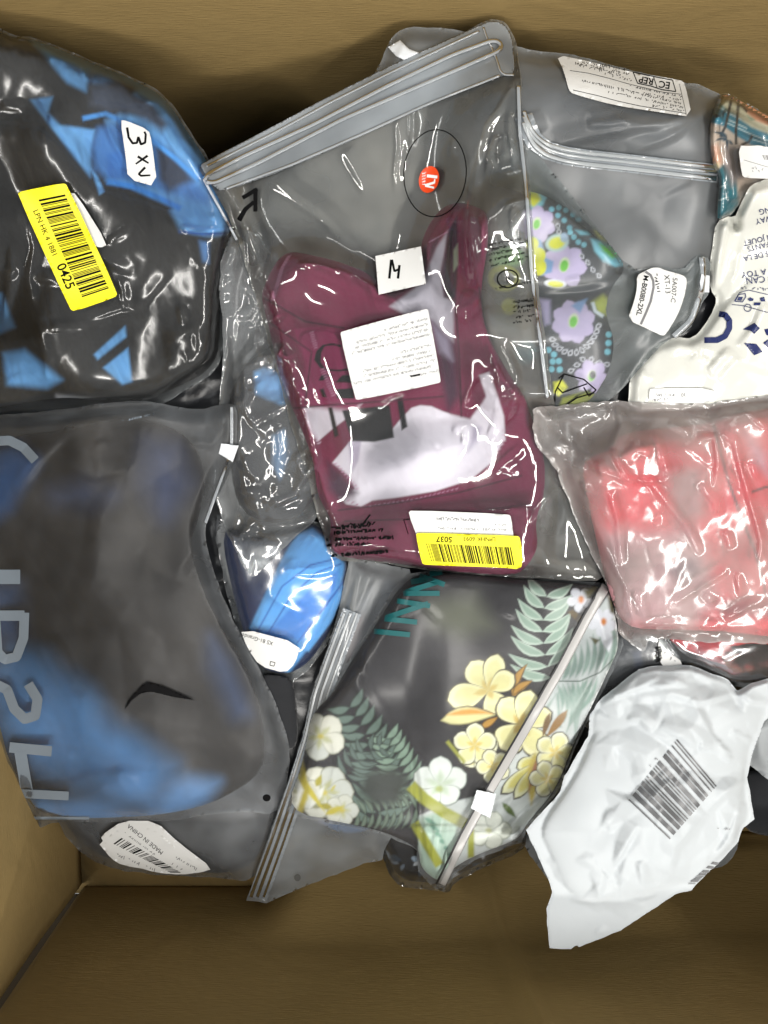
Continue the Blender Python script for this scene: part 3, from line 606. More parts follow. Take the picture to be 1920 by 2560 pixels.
# cream mailer: hidden back sheet, then front
m9 = lambda *a: R9(list(a))
bb = pouch('cream_mailer', 'glossy cream plastic mailer with navy print at the right edge', 'mailer', m9((745, 480), (890, 415), (930, 520), (900, 480), (1010, 230), (1060, 150), (1213, 90), (1500, 80), (1700, 400), (1700, 2150), (1100, 2180), (500, 2200), (-40, 2190), (-20, 1860), (60, 1720), (180, 1590), (400, 1500), (540, 1530), (700, 1330), (760, 1180), (700, 1080), (690, 900), (715, 700)), base(), CREAM, .0045, 110, 41, ang=-35, st=2.2, puff=.012, edge=24, rag=1.2, fname='front_sheet', octs=2, nc=0, cs=.8, relief=1.2, fine=.25,
           creases=[(m9((900, 520), (860, 720), (800, 960), (700, 1280)), -.012, 20), (m9((560, 1540), (720, 1350), (900, 1130), (1060, 980)), -.006, 18), (m9((1213, 350), (1100, 540), (980, 760)), .006, 40), (m9((400, 1500), (700, 1640), (1213, 1800), (1500, 1850)), .004, 30),
                    (m9((330, 1660), (420, 1600), (600, 1640), (520, 1740)), .005, 22), (m9((880, 1600), (700, 1790), (740, 1860)), .006, 22), (m9((640, 1740), (680, 1680)), .004, 18), (m9((960, 1700), (760, 1890)), .005, 22), (m9((100, 1790), (20, 1900)), .005, 22), (m9((1190, 1200), (1100, 1420), (950, 1600)), .006, 26)])
Z = bb.T
d = Decal(Z, .0007); d.ribbon(m9((775, 1300), (830, 1310), (868, 1360), (868, 1430), (830, 1500), (760, 1535), (645, 1535)), 14.5)
for a in [((990, 1440), (1090, 1380), (1140, 1430), (1090, 1480), (1060, 1450)), ((1000, 1560), (1090, 1670), (1165, 1640), (1110, 1570)), ((1170, 1560), (1213, 1530), (1400, 1600), (1300, 1680)), ((1180, 1440), (1300, 1420), (1300, 1520), (1200, 1490))]: d.poly(m9(*a), 5)
d.build('navy_emblem', NAVY, bb.root)
d = Decal(Z, .0007)
for s_, x, y, sz, a in [('WARNING', 1300, 350, 20, 165), ('KEEP AWAY', 1290, 430, 20, 165), ('PAS UN JOUET', 1210, 620, 19, 166), ('ENFANTS', 1170, 690, 19, 166), ('HORS DE LA', 1180, 770, 19, 168), ('NOT A TOY', 1180, 925, 21, 172), ('LAUD CAN', 1220, 985, 23, 174)]: d.text(s_, *m9((x, y))[0], sz, a)
d.scrawl(m9((975, 1070))[0], m9((1213, 1085))[0], 8, 2, 1.8)
d.ribbon(m9((890, 1218), (1000, 1230), (1213, 1290)), 1.6); d.ribbon(m9((1213, 1130), (1040, 1090), (960, 1110), (910, 1190)), 1.6)
d.ribbon(m9((920, 1190), (950, 1130), (1010, 1120), (1015, 1150), (985, 1195), (920, 1190)), 2.2); d.poly(m9((935, 1180), (950, 1150), (990, 1150), (975, 1185)), 4)
d.poly(m9((1030, 1170), (1060, 1150), (1060, 1162), (1085, 1165), (1080, 1185), (1058, 1180), (1052, 1190)), 4); d.poly(m9((1090, 1200), (1150, 1200), (1140, 1225), (1085, 1225)), 4); d.poly(m9((1140, 1160), (1180, 1150), (1190, 1190), (1150, 1190)), 4)
d.ribbon(np.array(ell(*m9((1032, 1248))[0], 9, 9))[list(range(20)) + [0]], 1.8); d.build('lettering', NAVY, bb.root)
lo, L = sticker(bb, 'label', m9((155, 1975), (180, 1965), (740, 1960), (760, 2100), (150, 2090)), PAPER)
d = Decal(L, .0002); d.scrawl(m9((210, 2025))[0], m9((420, 2025))[0], 8, 5, 1.8, .45); d.text('30', *m9((460, 2022))[0], 13, 172); d.scrawl(m9((200, 2070))[0], m9((330, 2065))[0], 7, 8, 1.8); d.build('lettering', GREYINK, lo)

# ------------------------------------------------------------------ 5. dark floral garment in frosted bag, right of centre
q4 = lambda *a: R4(list(a))
LIL = (205, 190, 224); YEL = (228, 228, 50); GRN = (120, 205, 70); AQU = (130, 196, 212); GRD = (70, 68, 72); BLG = (130, 165, 210)
fl = []
def flower4(cx, cy, r, rot, col=LIL, n=7, cen=GRN, cw=.22, half=1.0):
    for k in range(n):
        a = rot + k * 2 * math.pi / n * half
        fl.append((petalshape(cx, cy, cx + r * math.cos(a), cy + r * math.sin(a), r * .68), col, 3))
    fl.append((ell(cx, cy, r * .55, r * .55), col, 3)); fl.append((ell(cx, cy - .05 * r, r * cw, r * cw * 1.5, 15), (222, 235, 190), 4)); fl.append((ell(cx, cy, r * cw * .75, r * cw * 1.15, 15), cen, 3))
def dots(pts, r=7, c=AQU):
    for v in pts: fl.append((ell(*q4(v)[0], r, r, n=10), c, 2.5))
def drops(path, n, rr=9):
    pts = np.array(q4(*path)); L_ = np.concatenate([[0], np.cumsum(np.hypot(*np.diff(pts, axis=0).T))]); c = pts.mean(0)
    for t in np.linspace(0, L_[-1], n):
        x, y = np.interp(t, L_, pts[:, 0]), np.interp(t, L_, pts[:, 1]); v = np.array([c[0] - x, c[1] - y]); v = v / (np.hypot(*v) + 1e-9) * rr
        fl.append((leaf(x - v[0], y - v[1], x + v[0], y + v[1], rr * 1.3), (205, 205, 212), 1.8)); fl.append((leaf(x - v[0] * .55, y - v[1] * .55, x + v[0] * .5, y + v[1] * .5, rr * .65), GRD, 1.8))
fl += [(q4((210, 850), (290, 855), (330, 890), (310, 930), (260, 970), (215, 930)), AQU, 5), (q4((215, 850), (280, 860), (300, 900), (260, 945), (225, 920)), YEL, 6)]
flower4(*q4((275, 1040))[0], 48, .3); flower4(*q4((430, 1275))[0], 58, .1)
fl += [(ell(*q4((390, 1145))[0], 30, 22, -15), (190, 214, 214), 4), (ell(*q4((388, 1145))[0], 21, 15, -15), YEL, 5), (ell(*q4((430, 1115))[0], 10, 12), (170, 190, 215), 4)]
fl += [(q4((240, 1100), (300, 1130), (330, 1230), (370, 1250), (360, 1310), (300, 1330), (250, 1250)), BLG, 4)] + [(ell(*q4(v)[0], r, r * 1.1), YEL, 3) for v, r in (((250, 1150), 16), ((285, 1215), 18), ((285, 1280), 20))]
fl += [(q4((580, 1120), (640, 1130), (720, 1190), (780, 1270), (720, 1280), (650, 1250), (600, 1190)), AQU, 5), (q4((630, 1150), (690, 1170), (735, 1220), (700, 1230), (650, 1190)), GRN, 7), (ell(*q4((640, 1100))[0], 22, 9, 40), YEL, 5), (ell(*q4((400, 850))[0], 22, 8, 45), (200, 205, 90), 6), (q4((490, 1070), (560, 1080), (580, 1100), (520, 1100)), AQU, 4)]
dots([(360, 955), (400, 945), (440, 960), (480, 985), (512, 1012), (430, 1018), (460, 1060), (465, 1085), (485, 1112), (510, 1140), (542, 1155), (395, 990)])
drops([(395, 1050), (400, 1080)], 2, 9); drops([(530, 1220), (560, 1250), (575, 1280), (625, 1330)], 4, 9)
fl += [(ell(*q4((380, 1375))[0], 28, 11, 5), (230, 232, 240), 3), (ell(*q4((382, 1378))[0], 20, 8, 5), YEL, 3)]
flower4(*q4((482, 1590))[0], 56, .5, n=8); fl.append((q4((470, 1500), (500, 1480), (560, 1460), (520, 1540)), BLG, 5))
fl += [(q4((590, 1480), (650, 1440), (700, 1480), (670, 1550), (620, 1540)), (180, 190, 70), 10), (band(q4((590, 1480), (605, 1530), (650, 1560)), 8), (220, 230, 240), 3), (q4((290, 1460), (350, 1470), (350, 1600), (320, 1610)), (190, 180, 215), 8)]
dots([(682, 1662), (680, 1710), (675, 1760)], 8); dots([(340, 1750), (372, 1775), (365, 1815), (400, 1812), (405, 1860), (358, 1858)], 8)
drops([(365, 1690), (380, 1720), (410, 1745), (450, 1765), (490, 1765), (530, 1750), (565, 1720), (590, 1690), (610, 1650), (622, 1615)], 12, 10)
drops([(470, 1865), (540, 1800), (580, 1805), (620, 1820), (670, 1830)], 6, 10)
flower4(*q4((585, 1900))[0], 44, .2, n=6); fl += [(q4((370, 1930), (420, 1920), (450, 1960), (400, 2010), (370, 1990)), YEL, 4), (q4((420, 2020), (560, 1980), (620, 2010), (540, 2060), (400, 2070)), (160, 165, 70), 5), (ell(*q4((590, 1890))[0], 8, 10), (60, 60, 60), 3)]
# part seen through the neighbouring clear bag
fl += [(ell(*q4((110, 1230))[0], 45, 26, -8), (150, 200, 120), 10), (band(np.array(ell(*q4((90, 1345))[0], 34, 26))[list(range(20)) + [0]], 14), (215, 210, 70), 5), (ell(*q4((120, 1505))[0], 20, 20), (215, 212, 60), 6), (ell(*q4((215, 1760))[0], 26, 30), AQU, 8), (ell(*q4((60, 1620))[0], 50, 30), (120, 150, 165), 12)]
garm4 = q4((-60, 1050), (60, 900), (215, 845), (330, 880), (470, 960), (640, 1100), (790, 1280), (690, 1400), (660, 1540), (715, 1700), (690, 1860), (600, 2010), (520, 2075), (200, 2090), (0, 1900))
B0 = base()
garment('flower_print_swimwear', 'dark grey swimwear printed with lilac, yellow and aqua flowers, right of the burgundy swimsuit', 'clothing', garm4, GRD, fl, .03, PRINTED, seed=44, sp=3.2, edge=40, wr=.0012, ang=60, folds=[(q4((-60, 1050), (60, 900), (215, 845), (330, 880), (640, 1100), (790, 1280), (700, 1370), (300, 1440), (-60, 1400)), .008, 14)])
p = q4((60, 520), (215, 590), (350, 720), (600, 1040), (815, 1310), (940, 1270), (1090, 1300), (1150, 1250), (1192, 1208), (1235, 1225), (1262, 1255), (1250, 1330), (1250, 1420), (1200, 1500), (1130, 1650), (1010, 1690), (860, 1850), (760, 1970), (640, 2070), (380, 2110), (150, 2110), (-60, 1900), (-120, 1000))
b = pouch('flower_print_bag', 'frosted zip bag holding the lilac and yellow flower print swimwear', 'bag', p, B0, film_mat('light_frost', .14, hazecol=(185, 198, 198), rough=.3, bump=.25, bscale=30, gloss=.9, hvar=.5), .003, 90, 46, ang=-25, st=2.5,
          creases=[(q4((830, 1300), (720, 1390), (560, 1420), (300, 1450)), .006, 22), (q4((940, 1290), (850, 1500), (780, 1700)), .003, 25), (q4((1120, 1330), (1180, 1480), (1060, 1650)), .005, 20)], back=BACKF)
lo, L = sticker(b, 'label', RB([(290, 335), (450, 250), (560, 200), (680, 200), (760, 240), (1090, 330), (1160, 400), (1130, 640), (1040, 920), (940, 1120), (800, 1340), (740, 1385), (560, 1300), (130, 1100), (240, 800), (295, 560)]), PAPER, 'white size label with vertical print')
d = Decal(L, .0002); tb = lambda *a: RB([a])[0]
d.text('5A007-C', *tb(930, 590), 17, 95); d.text('XT-13', *tb(815, 490), 18, 86); d.scrawl(tb(610, 310), tb(680, 660), 13, 5, 2.2, .5, 0); d.text('M-B0080-2XL', *tb(385, 680), 18, 101, bold=.02); d.build('lettering', INK, lo)
d = Decal(L, .0002); d.ribbon(RB([(440, 270), (530, 330), (575, 430), (580, 540), (530, 780), (450, 980), (360, 1180)]), 6); d.build('rule_line', GREYINK, lo)
block('zip_slider', R4([(1205, 1318), (1252, 1330), (1248, 1425), (1205, 1425), (1195, 1370)]), .004, b.T, ZIP, b.root)
tube('zip_track', R4([(1205, 1215), (1215, 1300), (1200, 1430), (1150, 1580), (1040, 1680)]), 9, b.T, ZIPG, b.root, .5)
d = Decal(b.T, .0006)
for a in (((400, 1910), (430, 1885), (540, 1915), (610, 1975), (570, 2010), (540, 1960)), ((430, 1885), (380, 1985), (375, 2060)), ((390, 1960), (420, 1990), (560, 1940)), ((600, 1990), (500, 2020), (440, 2060))): d.ribbon(q4(*a), 3.4)
d.build('printed_outline', INK, b.root)

# ------------------------------------------------------------------ 6. black and blue garment, top left
q1 = lambda *a: R1(list(a))
film1 = q1((-300, 60), (-100, 110), (0, 148), (60, 188), (190, 200), (480, 320), (660, 390), (850, 482), (930, 570), (1000, 680), (1100, 830), (1180, 960), (1250, 1130), (1275, 1240), (1270, 1400), (1215, 1480), (1200, 1700), (1185, 1920), (1090, 2020), (960, 2090), (820, 2180), (560, 2230), (0, 2240), (-300, 2240))
g1 = q1((-300, 90), (-100, 135), (0, 165), (60, 200), (190, 212), (480, 332), (660, 402), (845, 495), (920, 580), (990, 690), (1090, 840), (1165, 965), (1232, 1130), (1240, 1210), (1180, 1290), (1165, 1500), (1175, 1700), (1160, 1900), (1070, 2000), (940, 2060), (800, 2120), (560, 2130), (300, 2110), (0, 2170), (-300, 2200))
NB = (66, 84, 118)
sh1 = [(q1((300, 240), (480, 325), (660, 400), (800, 470), (780, 540), (640, 470), (470, 430), (340, 400)), (92, 142, 196), 14),
       (q1((150, 205), (320, 245), (480, 330), (460, 490), (360, 440), (240, 300)), BLU, 9),
       (q1((160, 530), (280, 515), (255, 600), (320, 665), (505, 690), (485, 800), (482, 945), (400, 840), (230, 620)), BLU, 6), (q1((480, 890), (520, 940), (555, 1020), (530, 1035)), BLU, 4),
       (q1((700, 420), (850, 490), (1000, 685), (1100, 840), (1180, 960), (1240, 1180), (1230, 1245), (1100, 1255), (960, 1225), (905, 1120), (930, 1100), (800, 1045), (690, 990), (565, 960), (600, 780), (560, 640), (640, 600), (760, 620), (800, 560)), BLU, 10),
       (q1((640, 410), (740, 440), (830, 560), (900, 660), (860, 700), (700, 600), (560, 590), (480, 560), (480, 470)), (70, 76, 90), 16),
       (q1((520, 680), (640, 650), (830, 740), (960, 850), (1030, 950), (1120, 1050), (1100, 1090), (900, 1030), (700, 970), (570, 950), (500, 900), (490, 780)), (82, 136, 200), 14),
       (q1((820, 760), (900, 800), (990, 890), (1030, 960), (900, 1020), (840, 960)), (56, 62, 78), 16), (q1((570, 820), (650, 800), (670, 950), (570, 955)), (72, 128, 200), 9),
       (band(q1((740, 455), (860, 520), (1000, 700), (1090, 850), (1170, 1000)), 44), (116, 174, 226), 14), (band(q1((190, 220), (330, 260), (480, 345), (700, 430), (860, 520)), 20), (104, 160, 214), 10), (band(q1((440, 630), (560, 605), (680, 660), (800, 740), (930, 840), (1060, 960)), 12), (86, 160, 232), 4), (band(q1((570, 965), (700, 990), (840, 1050), (960, 1110)), 14), (70, 150, 236), 5),
       (band(q1((950, 1195), (1080, 1215), (1230, 1225)), 9), (120, 180, 240), 3), (band(q1((950, 1230), (1080, 1245), (1200, 1240)), 7), (36, 80, 150), 3),
       (q1((500, 1885), (665, 1735), (672, 1790), (520, 1912)), BLU, 5), (q1((550, 1955), (680, 1850), (702, 2030), (650, 2045)), BLU, 5), (q1((20, 1880), (130, 1860), (330, 2020), (250, 2065), (40, 2045)), BLU, 12), (q1((-60, 1560), (10, 1560), (80, 1740), (-60, 1800)), BLU, 8),
       (q1((1060, 1280), (1110, 1290), (1110, 1400), (1080, 1390)), (90, 130, 180), 8), (q1((300, 2100), (560, 2130), (560, 2200), (300, 2200)), (200, 200, 205), 8)]
B0 = base()
garment('black_blue_swimwear', 'black swimwear with bright blue panels, filling the top left corner', 'clothing', g1, (44, 42, 40), sh1, .045, CLOTH, seed=51, sp=4, edge=70, wr=.008, ang=65, wsc=62,
        folds=[(q1((-300, 650), (230, 620), (480, 950), (560, 1000), (930, 1100), (1180, 1290), (1160, 1900), (800, 2120), (-300, 2200)), .009, 20), (q1((-300, 1850), (200, 1800), (600, 1650), (950, 1750), (1040, 1760), (900, 2000), (500, 2120), (-300, 2200)), -.008, 26), (band(q1((950, 1215), (1080, 1230), (1240, 1235)), 30), .006, 10), (q1((480, 330), (700, 420), (860, 560), (700, 600), (440, 540)), .006, 18),
               (q1((160, 520), (270, 510), (330, 650), (500, 690), (560, 990), (470, 960)), -.005, 14)])
b1 = pouch('top_left_swimwear_bag', 'clear bag of black and blue swimwear at top left with yellow barcode sticker', 'bag', film1, B0, film_mat('clear_film_fine', .035, rough=.15, bump=.06, bscale=90, gloss=1.1), .0045, 70, 53, ang=70, st=2.6, nc=.15, relief=.28, fine=.2, back=BACK,
           creases=[(q1((150, 1180), (180, 1320), (150, 1480), (170, 1650)), .004, 14), (q1((60, 1300), (50, 1500), (10, 1750)), .005, 14), (q1((640, 1480), (670, 1650)), .005, 14), (q1((0, 570), (130, 580)), .004, 16), (q1((180, 1480), (330, 1500)), .005, 16), (q1((180, 1640), (240, 1900), (270, 2060)), .004, 16), (q1((460, 1700), (640, 1640), (780, 1640)), .004, 14), (q1((740, 1640), (900, 1450)), .003, 18), (q1((880, 1820), (1040, 1760), (1050, 1900)), .004, 14), (q1((230, 1760), (460, 1740)), .004, 14), (q1((-20, 2080), (300, 2020)), .004, 14), (q1((1250, 1150), (1220, 1300), (1170, 1500), (1190, 1900)), .004, 14)], bl=20)
sticker(b1, 'label', q1((370, 1025), (405, 1030), (575, 1300), (530, 1320), (480, 1290)), PAPER, 'edge of a white label under the yellow sticker')
yo, L = sticker(b1, 'yellow_sticker', q1((92, 1032), (108, 1018), (335, 973), (358, 985), (626, 1558), (612, 1582), (392, 1657), (370, 1640)), YELLOW, 'yellow sticker with black barcode', bl=40)
d = Decal(L, .00025); d.barcode(*q1((205, 1062), (440, 1588), (345, 1034), (582, 1540)), 44, 11); d.build('barcode', INK, yo)
d = Decal(L, .00025); d.text('LPN HK 4 1881', *q1((240, 1240))[0], 19.5, 66.5); d.text('0425', *q1((348, 1470))[0], 34, 66.5, bold=.015); d.build('lettering', INK, yo)
lo, L = sticker(b1, 'size_label', q1((640, 640), (668, 640), (790, 690), (806, 745), (838, 996), (680, 952), (668, 830)), PAPER, 'white size label handwritten 3XL', bl=30)
d = Decal(L, .00025)
for a in (((676, 678), (684, 730), (705, 762), (728, 760), (735, 728)), ((735, 728), (750, 768), (772, 758), (775, 715), (768, 700))): d.ribbon(q1(*a), 6, 5, 5)
for a in (((733, 832), (790, 868)), ((785, 828), (722, 872)), ((772, 890), (738, 925), (750, 935), (800, 932))): d.ribbon(q1(*a), 6, 5, 4)
d.build('handwriting', INK, lo)

# ------------------------------------------------------------------ 7. bright blue garment, centre left
q5 = lambda *a: R5(list(a))
B0 = base()
sh = [(q5((1060, 1040), (1200, 740), (1260, 640), (1330, 610), (1420, 690), (1470, 760), (1440, 900), (1330, 1100), (1230, 1230), (1100, 1180)), (104, 180, 240), 5), (q5((1130, 1060), (1330, 860), (1440, 790), (1430, 860), (1280, 1090)), (72, 146, 224), 6),
      (band(q5((1090, 1060), (1200, 860), (1320, 770), (1440, 740)), 4), (50, 112, 190), 2), (band(q5((1140, 1060), (1240, 900), (1350, 800), (1450, 765)), 4), (50, 112, 190), 2), (band(q5((1265, 1100), (1380, 950), (1460, 840)), 4), (50, 112, 190), 2), (band(q5((1300, 1130), (1400, 1000), (1470, 860)), 18), (110, 184, 242), 3)]
garment('blue_swimwear', 'bright blue swimwear with stitched bands, right of the frosted bag', 'clothing', q5((930, 600), (1080, 640), (1250, 600), (1340, 590), (1440, 680), (1490, 780), (1480, 880), (1400, 1060), (1310, 1190), (1210, 1240), (1090, 1200), (1010, 980)), (26, 48, 96), sh, .03, SWIM, seed=61, sp=4, ang=-55, wr=.0025, wsc=40,
        folds=[(q5((1060, 1040), (1200, 740), (1300, 730), (1130, 1060)), .004, 8), (q5((1270, 1090), (1400, 900), (1480, 850), (1400, 1060), (1300, 1190)), .005, 8)])
b = pouch('blue_swimwear_bag', 'clear bag of bright blue swimwear with a white care tag, centre left', 'bag', q5((900, 560), (1080, 620), (1250, 590), (1350, 575), (1460, 680), (1505, 780), (1495, 890), (1410, 1080), (1320, 1210), (1250, 1265), (1240, 1290), (1100, 1240), (980, 980)), B0, CLEAR, .0035, 60, 63, ang=-50, back=BACK, creases=[(q5((1200, 800), (1330, 810), (1450, 790)), .003, 12), (q5((1330, 650), (1420, 690)), .003, 12)])
lo, L = sticker(b, 'care_tag', q5((1020, 1036), (1280, 1105), (1255, 1190), (1212, 1230), (1105, 1200), (1050, 1120)), PAPER, 'white care tag', bl=30)
d = Decal(L, .00025); d.text('XS 81-Grande', *q5((1095, 1085))[0], 14, 196); d.build('lettering', INK, lo); d = Decal(L, .00025); d.ribbon(q5((1150, 1180), (1170, 1185), (1165, 1200), (1148, 1196), (1150, 1180)), 1.6); d.build('care_symbol', INK, lo)
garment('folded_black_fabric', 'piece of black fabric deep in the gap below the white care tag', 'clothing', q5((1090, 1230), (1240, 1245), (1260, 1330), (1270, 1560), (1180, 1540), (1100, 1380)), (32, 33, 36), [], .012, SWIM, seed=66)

# ------------------------------------------------------------------ 8. crinkled clear bag between the top left bag and the swimsuit
B0 = base()
garment('black_blue_shorts', 'black clothing with blue panels inside the crinkled bag left of the burgundy swimsuit', 'clothing', [(585, 960), (620, 900), (690, 860), (750, 880), (800, 1050), (800, 1230), (740, 1300), (640, 1310), (580, 1240), (570, 1000)], (42, 42, 46),
        [([(635, 930), (660, 920), (700, 930), (745, 1010), (700, 1010), (640, 985)], BLU, 7), ([(690, 900), (720, 880), (770, 1010), (740, 1020)], (44, 110, 196), 8), ([(680, 1090), (710, 1075), (725, 1130), (700, 1200), (680, 1160)], (110, 150, 190), 8), ([(600, 760), (640, 740), (690, 860), (640, 900)], (96, 98, 104), 16), ([(560, 760), (590, 720), (580, 900), (565, 960)], (80, 140, 210), 8)], .03, SWIM, seed=71, sp=5, ang=75)
b = pouch('crinkled_clear_bag', 'crinkled clear bag with a pointed lower tip, left of the burgundy swimsuit', 'bag', [(545, 690), (570, 590), (600, 570), (660, 590), (740, 800), (800, 1000), (830, 1200), (800, 1290), (720, 1360), (660, 1420), (632, 1448), (610, 1420), (580, 1360), (545, 1270), (530, 1180), (550, 1000), (560, 850)], B0, CRINKLE, .008, 62, 73, ang=-35, st=1.7, gap=.002, octs=4, sp=4.5, nc=1.6, relief=.9, fine=.2, taut=16, back=BACK,
          creases=[([(600, 880), (612, 960), (608, 1020), (630, 1060), (672, 1098)], .006, 10), ([(690, 1060), (700, 1120), (690, 1190)], .006, 11), ([(585, 700), (630, 740), (650, 800)], .006, 11), ([(660, 640), (672, 690)], .006, 10), ([(600, 1330), (640, 1360), (632, 1400)], .005, 10), ([(620, 1240), (700, 1260), (780, 1220)], .005, 12), ([(570, 1260), (640, 1280), (660, 1330)], .004, 10), ([(735, 1130), (760, 1200)], .005, 10)])

# ------------------------------------------------------------------ 9. frosted bag with pale letters, left
B0 = base()
shI = [(q5((60, 1140), (200, 1170), (380, 1320), (470, 1440), (570, 1500), (735, 1620), (645, 1800), (560, 1780), (220, 1680), (90, 1530), (20, 1450), (-20, 1250)), (98, 152, 204), 57), (q5((740, 1690), (800, 1670), (930, 1690), (880, 1770), (790, 1860), (630, 1850)), (98, 152, 204), 34), (q5((80, 1760), (400, 1780), (640, 1850), (200, 1900)), (98, 152, 204), 30),
       (q5((-60, 270), (60, 250), (140, 330), (70, 440), (30, 520), (-60, 580)), (60, 110, 170), 45), (q5((230, 470), (360, 430), (470, 470), (380, 520), (250, 510)), (62, 78, 112), 57), (q5((640, 250), (760, 250), (800, 420), (700, 560), (620, 420)), (62, 76, 112), 64), (q5((900, 1080), (980, 1180), (1060, 1400), (1000, 1410), (900, 1200)), (52, 78, 118), 49), (q5((-60, 850), (80, 860), (90, 1080), (-60, 1100)), (48, 74, 110), 49)]
garment('black_blue_bundle', 'black and blue clothing seen dimly through the frosted bag on the left', 'clothing', q5((-250, 300), (60, 220), (260, 200), (450, 150), (640, 150), (800, 220), (880, 360), (850, 560), (800, 700), (900, 980), (1050, 1200), (1120, 1420), (1130, 1650), (900, 1790), (640, 1840), (200, 1850), (60, 1700), (-250, 1500)), (26, 25, 25), shI, .05, CLOTH, seed=81, sp=6, edge=110, wr=.004, wsc=110, ang=60,
        folds=[(q5((60, 400), (420, 330), (500, 560), (300, 1050), (60, 1150)), .006, 60), (q5((560, 400), (830, 420), (820, 800), (640, 900)), .006, 50)])
filmI = q5((-300, 150), (0, 133), (120, 122), (260, 108), (450, 78), (620, 70), (760, 100), (850, 112), (920, 92), (985, 82), (1005, 100), (1010, 170), (1000, 320), (950, 372), (915, 470), (870, 620), (880, 700), (930, 860), (1010, 1040), (1120, 1240), (1200, 1420), (1238, 1570), (1215, 1720), (1185, 1830), (1000, 1815), (700, 1862), (400, 1862), (250, 1858), (150, 1892), (60, 1755), (0, 1650), (-300, 1500))
b = pouch('frosted_lettered_bag', 'large dark frosted zip bag on the left with pale letters running down its edge', 'bag', filmI, B0, FROSTD, .008, 120, 83, ang=65, st=3.5, sp=6, bl=40, taut=40, nc=0, relief=.9, cs=.8, fine=.15, back=BACKF,
          creases=[(q5((600, 160), (570, 330), (440, 560), (400, 820), (310, 1040)), .006, 70), (q5((740, 830), (780, 760), (870, 640)), .004, 50), (q5((880, 850), (960, 960), (1100, 1210), (1200, 1440)), .005, 16), (q5((810, 250), (900, 260), (960, 180)), .006, 22), (q5((270, 350), (400, 400), (560, 360)), .003, 26), (q5((60, 460), (160, 330), (300, 190)), .004, 28)])
tube('zip_track', q5((985, 90), (985, 180), (985, 260), (960, 350), (920, 460), (870, 600)), 5, b.T, ZIPG, b.root, .4)
block('zip_slider', q5((940, 252), (1015, 262), (990, 332), (930, 296)), .004, b.T, ZIP, b.root)
for strokes in ([((-60, 820), (86, 820), 36)], [((-60, 985), (104, 985), 26), ((104, 972), (100, 1080), (70, 1160), (20, 1172), (-10, 1140), (-20, 985), 24), ((-20, 1090), (-60, 1160), 24)],
                [((120, 1275), (160, 1340), (150, 1410), (105, 1425), (60, 1380), (30, 1300), (-10, 1280), (-50, 1330), 25)], [((40, 1545), (220, 1562), 26), ((55, 1740), (292, 1752), 22), ((86, 1562), (116, 1740), 30)],
                [((110, 1846), (380, 1846), 7)], [((-60, 245), (40, 240), (100, 270), (150, 325), 24)]):
    d = Decal(b.T, .0011)
    for k_, s_ in enumerate(strokes): d.off = .0007 + .0001 * k_; d.ribbon(q5(*s_[:-1]), s_[-1])
    d.build('letter', PALEINK, b.root)
d = Decal(b.T, .0007); d.scrawl(q5((520, 158))[0], q5((650, 128))[0], 8, 4, 2, .45); d.build('small_print', PALEINK, b.root)
d = Decal(b.T, .0018); d.poly(q5((528, 1388), (545, 1345), (600, 1285), (628, 1268), (690, 1285), (830, 1345), (740, 1332), (645, 1308), (600, 1315), (560, 1345)), 5); d.build('cut_slit', INK, b.root)
d = Decal(b.T, .0009); d.poly(ell(*q5((1134, 1760))[0], 10, 9), 4); d.build('vent_hole', INK, b.root)

# ------------------------------------------------------------------ 10. white mailer, lower right
q8 = lambda *a: R8(list(a))
wm = q8((870, 128), (950, 110), (1180, 103), (1300, 148), (1420, 195), (1470, 262), (1560, 212), (1659, 188), (1790, 260), (1700, 400), (1640, 440), (1570, 620), (1532, 790), (1552, 890), (1578, 1040), (1505, 1100), (1480, 1180), (1380, 1290), (1240, 1420), (1192, 1478), (1095, 1500), (930, 1610), (760, 1722), (505, 1825), (490, 1810), (460, 1836), (325, 1830), (308, 1590), (345, 1490), (300, 1360), (180, 1110), (390, 880), (420, 780), (560, 540), (575, 400), (620, 330), (700, 262))
B0 = np.maximum(base(), .185 + .00002 * (2370 - Y))
